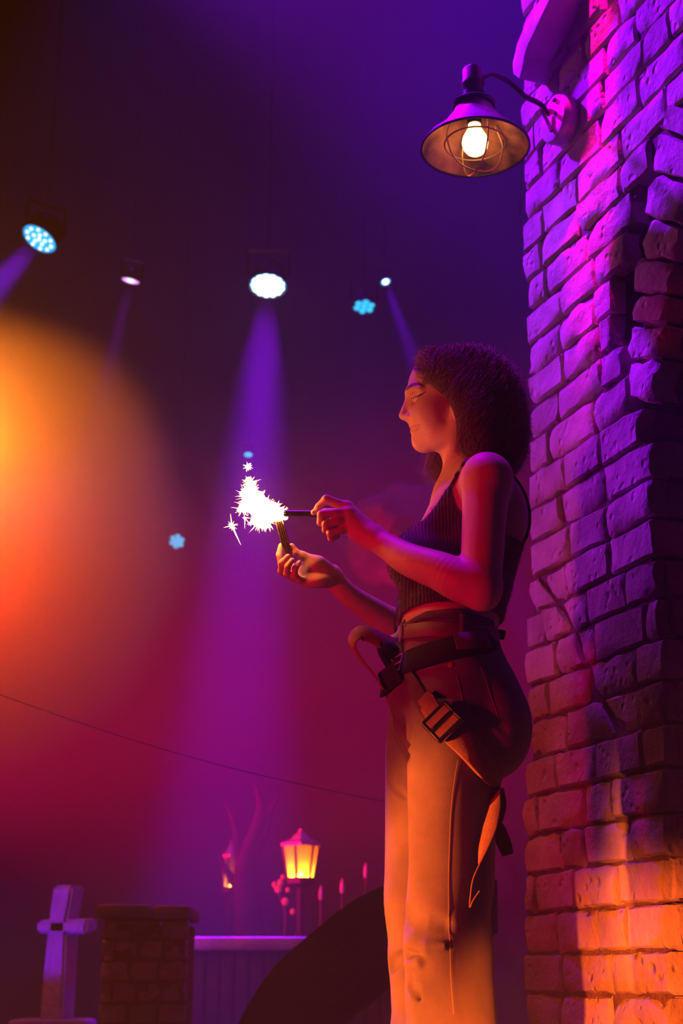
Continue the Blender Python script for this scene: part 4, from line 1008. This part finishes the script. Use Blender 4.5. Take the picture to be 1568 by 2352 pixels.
# ------------------------------------------------------------------ belts, harness straps, seams: ribbons laid on the cloth
def ribbon(pts, nrm, width, thick, mat, name, parent, closed=False, wid_dir=None):
    pts = [np.array(p) for p in pts]; n = len(pts); vs = []; fs = []
    wds = width if hasattr(width, '__len__') else [width] * n
    for i in range(n):
        a = pts[(i - 1) % n] if closed else pts[max(i - 1, 0)]; b = pts[(i + 1) % n] if closed else pts[min(i + 1, n - 1)]
        t = b - a; t /= np.linalg.norm(t) + 1e-9; nn = nrm[i] - t * (nrm[i] @ t); nn /= np.linalg.norm(nn) + 1e-9; w = np.cross(t, nn)
        h = wds[i] / 2; e = thick * .35
        for (x, y) in [(-h, 0), (-h, thick * .6), (-h + e, thick), (0, thick * 1.02), (h - e, thick), (h, thick * .6), (h, 0), (0, -thick * .1)]: vs.append(pts[i] + w * x + nn * y)
    k = 8
    for i in range(n if closed else n - 1):
        j = (i + 1) % n
        for q in range(k): fs.append((i * k + q, i * k + (q + 1) % k, j * k + (q + 1) % k, j * k + q))
    if not closed: fs += [tuple(range(k - 1, -1, -1)), tuple((n - 1) * k + q for q in range(k))]
    return MB().add(vs, fs).build(name, mat, parent, angle=50)
jf = Field.__new__(Field); jf.lo, jf.h, jf.n, jf.ax = jean.lo, jean.h, jean.n, jean.ax
jf.D = np.minimum(jean.D, inner.D)
def lay(uvs, per=5, off=.0008):
    raw = []
    for q in uvs:
        if len(q) == 2:
            c_ = jf.cast(q[0], q[1])
            raw.append(c_ if jf.sample([c_])[0] < .002 else Wp(q[0], q[1], -.05))
        else: raw.append(Wp(*q))
    raw = catmull(raw, per); p, n_ = jf.project(raw, off); return p, n_
def smooth_n(n_, it=3):
    for _ in range(it):
        m = n_.copy(); m[1:-1] = (n_[:-2] + n_[1:-1] * 2 + n_[2:]); n_ = m / np.linalg.norm(m, axis=1, keepdims=True)
    return n_
pxm = K(1000, 1500, YW - .12)
p, n_ = lay([(912, 1462, -.03), (922, 1453), (950, 1449), (985, 1446), (1030, 1447), (1080, 1450), (1118, 1456), (1134, 1460, .02)]); ribbon(p, smooth_n(n_), 36 * pxm, .004, M['belt'], 'leather_belt', person)
p, n_ = lay([(905, 1458, .02), (914, 1446, -.02), (930, 1438), (960, 1422), (990, 1417), (1035, 1415), (1100, 1421), (1130, 1432)]); ribbon(p, smooth_n(n_), 13 * pxm, .004, M['denim_dark'], 'waistband', jo)
p, n_ = lay([(933, 1428), (928, 1450), (924, 1476)], off=.0045); ribbon(p, smooth_n(n_), 13 * pxm, .003, M['denim'], 'belt_loop', jo)
p, n_ = lay([(1060, 1414), (1060, 1440), (1060, 1470)], off=.0045); ribbon(p, smooth_n(n_), 13 * pxm, .003, M['denim'], 'belt_loop', jo)
# belt buckle, a bright metal frame at the front
bk = MB(); q0, qn = jf.project([Wp(914, 1456, -.035)], .006); q0 = q0[0]
bk.tube([q0 + np.array([-.003, -.016, .022]), q0 + np.array([-.004, .012, .022]), q0 + np.array([.004, .012, -.022]), q0 + np.array([.004, -.016, -.022]), q0 + np.array([-.003, -.016, .022])], .0028, 8)
bk.tube([q0 + np.array([-.006, -.002, .030]), q0 + np.array([0, -.002, -.018])], .0022, 8); bk.build('belt_buckle', M['steel'], person)
# climbing harness
har = bpy.data.objects.new('harness', None); COL.objects.link(har); har.location = Wp(900, 1560, -.05); adopt(har, person); har.matrix_parent_inverse = world_of(person).inverted()
har['label'] = 'black and tan webbing climbing harness with buckles'
p, n_ = lay([(905, 1572, .06), (889, 1574, -.01), (893, 1556), (912, 1538), (945, 1521), (985, 1507), (1030, 1494), (1075, 1483), (1112, 1475), (1129, 1468, -.04), (1134, 1466, .0), (1130, 1466, .05)], off=.004); hb_p, hb_n = p, smooth_n(n_)
ribbon(p, hb_n, list(np.linspace(64, 54, len(p)) * pxm), .006, M['web_dark'], 'waist_strap', har)
p, n_ = lay([(1044, 1484), (1075, 1481), (1107, 1476)], off=.0125); ribbon(p, smooth_n(n_), 42 * pxm, .004, M['patch'], 'leather_patch', har)
p, n_ = lay([(932, 1545), (950, 1572), (968, 1605), (990, 1640), (1010, 1655)], off=.003); ribbon(p, smooth_n(n_), 37 * pxm, .004, M['web_brown'], 'leg_strap', har)
p, n_ = lay([(984, 1618), (1000, 1640), (1030, 1672), (1065, 1704), (1100, 1745), (1126, 1778), (1143, 1792)], off=.003); ribbon(p, smooth_n(n_), [w * pxm for w in np.interp(np.linspace(0, 1, len(p)), [0, .25, .45, .8, 1], [40, 50, 62, 60, 34])], .005, M['web_tan'], 'leg_loop', har)
p, n_ = lay([(978, 1603), (992, 1622), (1008, 1644)], off=.0085); ribbon(p, smooth_n(n_), 36 * pxm, .003, M['web_tan'], 'strap_end', har)
for du, dv in ((-13, 9), (10, -8)):
    p, n_ = lay([(982 + du, 1606 + dv), (996 + du, 1625 + dv), (1008 + du, 1642 + dv)], off=.0122); MB().tube(p, .0007, 5).build('stitching', M['stitch'], har)
# thigh buckle
bc, bn = jf.project([jf.cast(1018, 1660)], .012); bc, bn = bc[0], bn[0]
along = Wp(1050, 1692, -.17) - Wp(990, 1630, -.17); along -= bn * (along @ bn); along /= np.linalg.norm(along); acr = np.cross(bn, along)
def bq(x, y, z=0): return bc + along * x * pxm + acr * y * pxm + bn * z
def frame(x0, x1, y0, y1, r, name, mat, z=.002):
    c = [bq(x0, y0, z), bq(x1, y0, z), bq(x1, y1, z), bq(x0, y1, z)]; m = MB()
    for i in range(4): m.tube([c[i], (c[i] + c[(i + 1) % 4]) / 2, c[(i + 1) % 4]], r, 8)
    return m.build(name, mat, har)
frame(-26, 30, -34, 34, .0042, 'thigh_buckle', M['black_metal']); MB().tube([bq(2, -34, .003), bq(2, 34, .003)], .004, 8).build('buckle_bar', M['steel'], har)
MB().tube([bq(30, -36, .004), bq(30, 36, .004)], .0048, 8).build('buckle_bar', M['steel'], har)
MB().prism([bq(-22, -29, 0), bq(-5, -29, 0), bq(-5, 29, 0), bq(-22, 29, 0)], bn * .006).build('webbing_fold', M['web_tan'], har); MB().prism([bq(8, -29, 0), bq(24, -29, 0), bq(24, 29, 0), bq(8, 29, 0)], bn * .006).build('webbing_fold', M['web_tan'], har)
# front buckle of stitched rungs
i0 = int(np.argmin([abs(uvx(np.array([q]))[0][0] - 921) for q in hb_p])); fc, fn = hb_p[i0], hb_n[i0]; ft_ = hb_p[i0 + 2] - hb_p[i0 - 2]; ft_ /= np.linalg.norm(ft_); fw = np.cross(ft_, fn)
for x in (-.017, 0, .017):
    MB().tube([fc + ft_ * -.016 + fw * x * 1.0 + fn * .0085, fc + ft_ * .016 + fw * x + fn * .0085], .0013, 6).build('rung', M['stitch'], har)
for x in (-.016, .016): MB().tube([fc + ft_ * x - fw * .018 + fn * .0085, fc + ft_ * x + fw * .018 + fn * .0085], .0008, 6).build('stitching', M['stitch'], har)
# belay loop standing off the front
lp = catmull([Wp(906, 1484, -.075), Wp(880, 1474, -.085), Wp(846, 1457, -.09), Wp(824, 1457, -.09), Wp(813, 1470, -.09), Wp(814, 1487, -.088), Wp(834, 1518, -.08), Wp(858, 1546, -.07), Wp(880, 1580, -.06)], 7)
ln = []
for i in range(len(lp)):
    t = lp[min(i + 1, len(lp) - 1)] - lp[max(i - 1, 0)]; t /= np.linalg.norm(t); n0 = np.cross(np.array([0.10, 1.0, .38]), t); n0 /= np.linalg.norm(n0); f_ = np.interp(i / len(lp), [0, .35, .62, 1], [.95, .8, .25, .1]); n0 = n0 + np.array([-.1, -.93, -.36]) * f_ * 1.3; ln.append(n0 / np.linalg.norm(n0))
ribbon(lp, ln, .034, .0038, M['web_tan'], 'belay_loop', har)
MB().tube(catmull([Wp(874, 1484, -.085), Wp(890, 1492, -.08), Wp(908, 1500, -.07)], 4), [.013, .015, .016, .016, .016, .016, .016, .015, .013][:9], 10).build('loop_keeper', M['web_dark'], har)
MB().tube(catmull([Wp(872, 1478, -.085), Wp(878, 1500, -.085), Wp(894, 1530, -.07), Wp(900, 1552, -.05)], 4), .008, 8).build('tie_strap', M['web_dark'], har)
m = MB(); a = [Wp(868, 1546, -.075), Wp(886, 1590, -.06), Wp(922, 1562, -.12), Wp(902, 1520, -.12)]; m.prism(a, np.array([.0, .03, 0])); m.build('belt_end_pad', M['web_dark'], har)
# hanging strap tails behind the thigh
def tail(uvs, w, mat, nm, n0=(-.35, -.9, 0)):
    pts = catmull([Wp(*q) for q in uvs], 5); return ribbon(pts, [np.array(n0)] * len(pts), [q * pxm for q in np.interp(np.linspace(0, 1, len(pts)), np.linspace(0, 1, len(w)), w)], .003, mat, nm, har)
tail([(1140, 1812, -.12), (1138, 1850, -.17), (1126, 1900, -.19), (1110, 1950, -.19), (1101, 1985, -.185)], [26, 30, 34, 22, 5], M['web_tan'], 'strap_tail', (-.55, -.8, 0))
tail([(1142, 1812, -.09), (1150, 1848, -.08), (1146, 1885, -.07)], [30, 26, 18], M['web_dark'], 'strap_tail')
tail([(1134, 1888, -.06), (1146, 1912, -.06), (1160, 1944, -.06), (1166, 1964, -.06)], [30, 36, 32, 26], M['web_dark'], 'strap_tail')
MB().tube(catmull([Wp(1101, 1985, -.186), Wp(1086, 2020, -.187), Wp(1080, 2060, -.187), Wp(1079, 2084, -.187), Wp(1086, 2068, -.188), Wp(1101, 2046, -.188)], 5), .0011, 5).build('thread', M['stitch'], har)
M['seam'] = material('seam_thread', (.42, .32, .26), .9)
# jeans seams and rivet
for nm, uv in [('side_seam', [(1048, 1548), (1056, 1580), (1062, 1610), (1066, 1640)]), ('side_seam', [(1052, 1745), (1044, 1790), (1036, 1860), (1032, 1950), (1030, 2040), (1031, 2120), (1034, 2190), (1036, 2250), (1042, 2330)]), ('back_seam', [(1104, 1533), (1122, 1585), (1140, 1635), (1155, 1680)]), ('pocket_seam', [(963, 1540), (990, 1534), (1018, 1528), (1042, 1524)]), ('pocket_seam', [(1030, 1628), (1050, 1630), (1068, 1628), (1066, 1655)]), ('fly_seam', [(893, 1592), (897, 1630), (902, 1660), (912, 1690), (930, 1725)])]:
    p, n_ = lay(uv, off=.0006); ribbon(p, smooth_n(n_), .0017, .0006, M['seam'], nm, jo)
p, n_ = jf.project([jf.cast(1034, 1528)], .0005); MB().lathe(p[0], n_[0], [(0, 0), (0, .0052), (.0018, .0046), (.0024, .0025), (.0016, 0)], 14).build('rivet', M['copper'], jo)

# ------------------------------------------------------------------ hair
hf = Field(Wp(930, 1140, -.22), Wp(1260, 770, .22) + np.array([.02, 0, .02]), .004)
ell(hf, 1066, 894, 0, 108, 94, .096, .03); ell(hf, 1104, 940, 0, 92, 100, .114, .03); ell(hf, 1138, 1010, 0, 62, 78, .108, .03)
ell(hf, 992, 866, 0, 46, 56, .068, .03)
chain(hf, [(1075, 905, -.085, 42), (1092, 960, -.100, 40), (1090, 1000, -.105, 33), (1074, 1016, -.10, 22)], .02)
chain(hf, [(1060, 905, .085, 42), (1045, 985, .10, 36), (1015, 1050, .10, 18), (1006, 1085, .098, 8)], .02)
for dyc, msk in ((-.075, hf.ax[1] <= YW + .02), (.095, hf.ax[1] > YW + .02)):
    fp = [Wp(u, v, dyc) for u, v in [(880, 800), (944, 846), (956, 868), (970, 884), (996, 893), (1018, 908), (1036, 934), (1047, 965), (1050, 1000), (1046, 1040), (1000, 1040), (880, 1040)]]
    fd = -poly_sdf(hf.ax[0], hf.ax[2], [(p[0], p[2]) for p in fp]).astype(np.float32)
    hf.D[:, msk, :] = np.maximum(hf.D[:, msk, :], fd[:, None, :])
vh, fh = hf.mesh(2)
gh = hf.grad(vh)
for i in range(len(vh)):
    q = Vector(vh[i]); vh[i] += gh[i] * (.010 * mnoise.noise(q * 24) + .005 * mnoise.noise(q * 60) - .009)
hair = mesh_obj('hair', vh, fh, M['hair'], person); hair['label'] = 'shoulder length curly auburn hair'
# strands: start on the envelope, run down along it in clumped waves
NS, KP = 16000, 22
ok = np.argwhere((np.abs(hf.sample(vh)) < .022)).ravel(); st = vh[rng2.choice(ok, NS)] + rng2.normal(0, .003, (NS, 3))
out = np.zeros((NS, KP, 3)); pcur = st.copy(); cen = Wp(1060, 880, 0)
nz_ = lambda f, o: np.array([mnoise.noise(Vector(p * f + o)) for p in st])
cl1, cl2, cl3 = nz_(24, 0), nz_(23, 5), nz_(42, -3)
ph = cl1 * 12 + rng2.normal(0, .3, NS); fr2 = 15 + 7 * cl2 + rng2.normal(0, .5, NS); ampl = .0075 + .007 * cl3 + rng2.uniform(0, .003, NS); lenf = rng2.uniform(.05, .13, NS); lift = rng2.uniform(-.006, .009, NS) + .012 * cl2
sway = 1.1 * nz_(15, 11)
for k in range(KP):
    g = hf.grad(pcur); d = hf.sample(pcur)
    down = np.tile(np.array([.30, 0, -1.0]), (NS, 1)); topness = np.clip(np.maximum((pcur[:, 2] - (cen[2] + .01)) / .07, np.where(pcur[:, 2] > cen[2] - .05, (cen[0] - .055 - pcur[:, 0]) / .02, 0)), 0, 1)[:, None]
    flow = down * (1 - topness) + np.stack([np.full(NS, 1.0), (pcur[:, 1] - YW) * 9, np.full(NS, -.25)], 1) * topness
    flow -= g * (flow * g).sum(1, keepdims=True); flow /= np.linalg.norm(flow, axis=1, keepdims=True) + 1e-6
    side = np.cross(flow, g); flow = flow + side * sway[:, None]; flow /= np.linalg.norm(flow, axis=1, keepdims=True) + 1e-6
    t = k / (KP - 1); am_ = ampl * min(1, .35 + t * 1.2)
    w1 = np.sin(ph + fr2 * t) * am_; w2 = np.cos(ph + fr2 * t) * am_
    out[:, k] = pcur + side * w1[:, None] + g * (w2 * .9 + lift * (.3 + t))[:, None]
    pcur = pcur + flow * (lenf / KP)[:, None] - g * (np.clip(d, -.01, .01) * .5)[:, None]
# no strand may cross the open face
q_ = out.reshape(-1, 3).copy(); far_ = q_[:, 1] > YW + .01; q_[:, 1] = YW - np.abs(q_[:, 1] - YW); fu, fv = uvx(q_)
edge_u = np.interp(fv, [840, 850, 868, 884, 893, 908, 934, 965, 1000, 1036, 1037], [930, 946, 958, 972, 994, 1016, 1034, 1044, 1046, 1046, 880])
bad = ((fu < edge_u + 2) & (fv > 845) & (fv < np.where(far_, 960, 1036))).reshape(NS, KP)
first = np.where(bad.any(1), bad.argmax(1), KP)
for i in np.argwhere(first < KP).ravel(): out[i, first[i]:] = out[i, max(first[i] - 1, 0)]
out = out[first > 3]
# the lock that falls over the far shoulder, seen below the chin
NL = 520; lk = np.zeros((NL, KP, 3)); e0 = rng2.normal(0, 1, (NL, 6))
for i in range(NL):
    a_ = Wp(1034 + 12 * e0[i, 0], 985 + 14 * e0[i, 1], .092 + .012 * e0[i, 2]); b_ = Wp(996 + 15 * e0[i, 3], 1052 + 10 * e0[i, 4], .098 + .010 * e0[i, 5]); c_ = b_ + np.array([.012 + .008 * e0[i, 0], 0, -.022 - .020 * abs(e0[i, 1])])
    for k in range(KP):
        t = k / (KP - 1); w_ = np.array([math.sin(9 * t + 2 * e0[i, 3]), math.cos(8 * t + e0[i, 2]), .3 * math.sin(7 * t)]) * .006
        lk[i, k] = a_ * (1 - t) ** 2 + 2 * b_ * t * (1 - t) * 1.0 + c_ * t * t + w_
out = np.concatenate([out, lk])
o = strands('curls', out, .00042, M['hair'], hair); o['kind'] = 'stuff'
# fly-away frizz round the crown
NF = 2600; sf = vh[rng2.choice(ok, NF)]; gf = hf.grad(sf); kf = (sf[:, 0] > Wp(1085, 900)[0]) | (sf[:, 2] > Wp(1000, 850)[2]); sf, gf = sf[kf], gf[kf]; NF = len(sf); Lf = None; tf_ = rng2.normal(0, 1, sf.shape); fl = np.zeros((NF, 6, 3)); Lf = rng2.uniform(.010, .030, (NF, 1))
for k in range(6):
    t = k / 5; fl[:, k] = sf + gf * Lf * (.2 + .6 * t) + tf_ * Lf * .45 * math.sin(t * 2.6)
o = strands('frizz', fl, .00028, M['hair'], hair); o['kind'] = 'stuff'

# ------------------------------------------------------------------ the two sparklers and their fire
sA0, sA1 = Wp(652, 1179, -.060), Wp(772, 1181, -.066)
sp1 = empty('sparkler', sA1, 'dark sparkler held level in the upper hand, burning at its left end', 'sparkler', 'burning sparklers')
dA = sA1 - sA0; dA /= np.linalg.norm(dA)
MB().lathe(sA0, dA, [(0, 0), (0, .0068), (np.linalg.norm(sA1 - sA0), .0068), (np.linalg.norm(sA1 - sA0) + .001, 0)], 14).build('stick', M['tube'], sp1)
sB0, sB1 = Wp(641, 1196, -.050), Wp(663, 1277, -.010)
sp2 = empty('sparkler', sB1, 'flat brown bundle of sparklers held upright in the lower hand', 'sparkler', 'burning sparklers')
dB = sB1 - sB0; lB = np.linalg.norm(dB); dB /= lB; wB = np.array([1.0, 0, .25]); wB -= dB * (wB @ dB); wB /= np.linalg.norm(wB); nB = np.cross(dB, wB)
for k in range(4):
    for j in range(2):
        o_ = wB * (k - 1.5) * .0040 + nB * (j - .5) * .004; MB().tube([sB0 + o_, sB0 * .3 + sB1 * .7 + o_, sB1 + o_ * .6], [.0021, .0021, .0016], 7).build('stick', M['stick'], sp2)
# fire: one ragged white-hot burst
sk_ = Field(Wp(500, 1260, -.16), Wp(690, 1080, .06), .0022)
blobs = [(643, 1181, 16), (624, 1176, 24), (604, 1168, 31), (586, 1152, 27), (574, 1142, 18), (568, 1162, 15), (580, 1124, 12), (595, 1196, 20), (612, 1196, 18), (575, 1108, 7), (566, 1136, 12), (556, 1168, 7)]
for (u, v, r) in blobs: sk_.ell(Wp(u, v, -.055), (Wr(r * .80, u, v), Wr(r, u, v) * .62, Wr(r * .80, u, v)), .010)
for _ in range(70):
    u, v, r = blobs[rng.integers(len(blobs))]; an = rng.uniform(0, 6.28); q = r * rng.uniform(.7, 1.08); w_ = Wr(rng.uniform(1.6, 4.5), u, v); sk_.ell(Wp(u + q * math.cos(an), v + q * math.sin(an), -.055 + rng.uniform(-.012, .012)), (w_, w_, w_), .003)
vb, fb = sk_.mesh(1)
for i in range(len(vb)): q = Vector(vb[i]); vb[i] += sk_.grad([vb[i]])[0] * (.006 * mnoise.noise(q * 90))
fire = empty('spark_burst', Wp(610, 1175, -.055), 'ragged white hot burst of sparks where the two sparklers meet', 'sparks')
mesh_obj('fire_core', vb, fb, M['spark'], fire)
rs = np.random.default_rng(11)
def spikes(c_list, n, lmin, lmax, name, parent, flat=.6, wid=1.3):
    m = MB()
    for _ in range(n):
        u, v, r = c_list[rs.integers(len(c_list))]; c = Wp(u, v, -.055); k = K(u, v, YW)
        d = rs.normal(0, 1, 3); d[1] *= flat; d /= np.linalg.norm(d); L = (r * .75 + rs.uniform(lmin, lmax)) * k; w = rs.uniform(.6, 1.4) * wid * k
        a = np.cross(d, [0, 1, .1]); a /= np.linalg.norm(a) + 1e-9; b = np.cross(d, a); base = c + d * r * .4 * k
        m.add([base + a * w, base - a * .5 * w + b * .87 * w, base - a * .5 * w - b * .87 * w, c + d * L], [(0, 1, 3), (1, 2, 3), (2, 0, 3), (0, 2, 1)])
    o = m.build(name, M['spark_ray'], parent, smooth=False); o['kind'] = 'stuff'; return o
spikes(blobs, 650, 1, 16, 'spark_spikes', fire, wid=1.7); spikes(blobs[3:], 60, 6, 24, 'spark_spikes', fire, wid=1.2)
def star(u, v, r, n, lmax, label, extra=()):
    root = empty('flying_spark', Wp(u, v, -.055), label, 'spark', 'sparks flying off the burst')
    m = MB(); k = K(u, v, YW); m.lathe(Wp(u, v, -.055) - zc * r * k, zc, [(0, 0), (r * k * .3, r * k * .7), (r * k, r * k), (r * k * 1.7, r * k * .7), (2 * r * k, 0)], 8); m.build('glow_core', M['spark'], root)
    spikes([(u, v, r)], n, 2, lmax, 'spark_spikes', root)
    for (u2, v2, w) in extra: MB().tube([Wp(u, v, -.055), Wp((u + u2) / 2, (v + v2) / 2, -.055), Wp(u2, v2, -.055)], [w * k, w * .7 * k, .1 * k], 6).build('streak', M['spark_ray'], root)
star(570, 1072, 6, 34, 9, 'separate white spark star floating above the burst')
star(532, 1207, 5, 26, 12, 'low white spark with a long tail falling to the lower right', ((553, 1252, 2.2), (529, 1180, 1.8), (513, 1212, 1.2)))
star(562, 1190, 2.5, 12, 8, 'small spark just under the burst with a short tail', ((562, 1214, 1.2), (574, 1204, .8)))
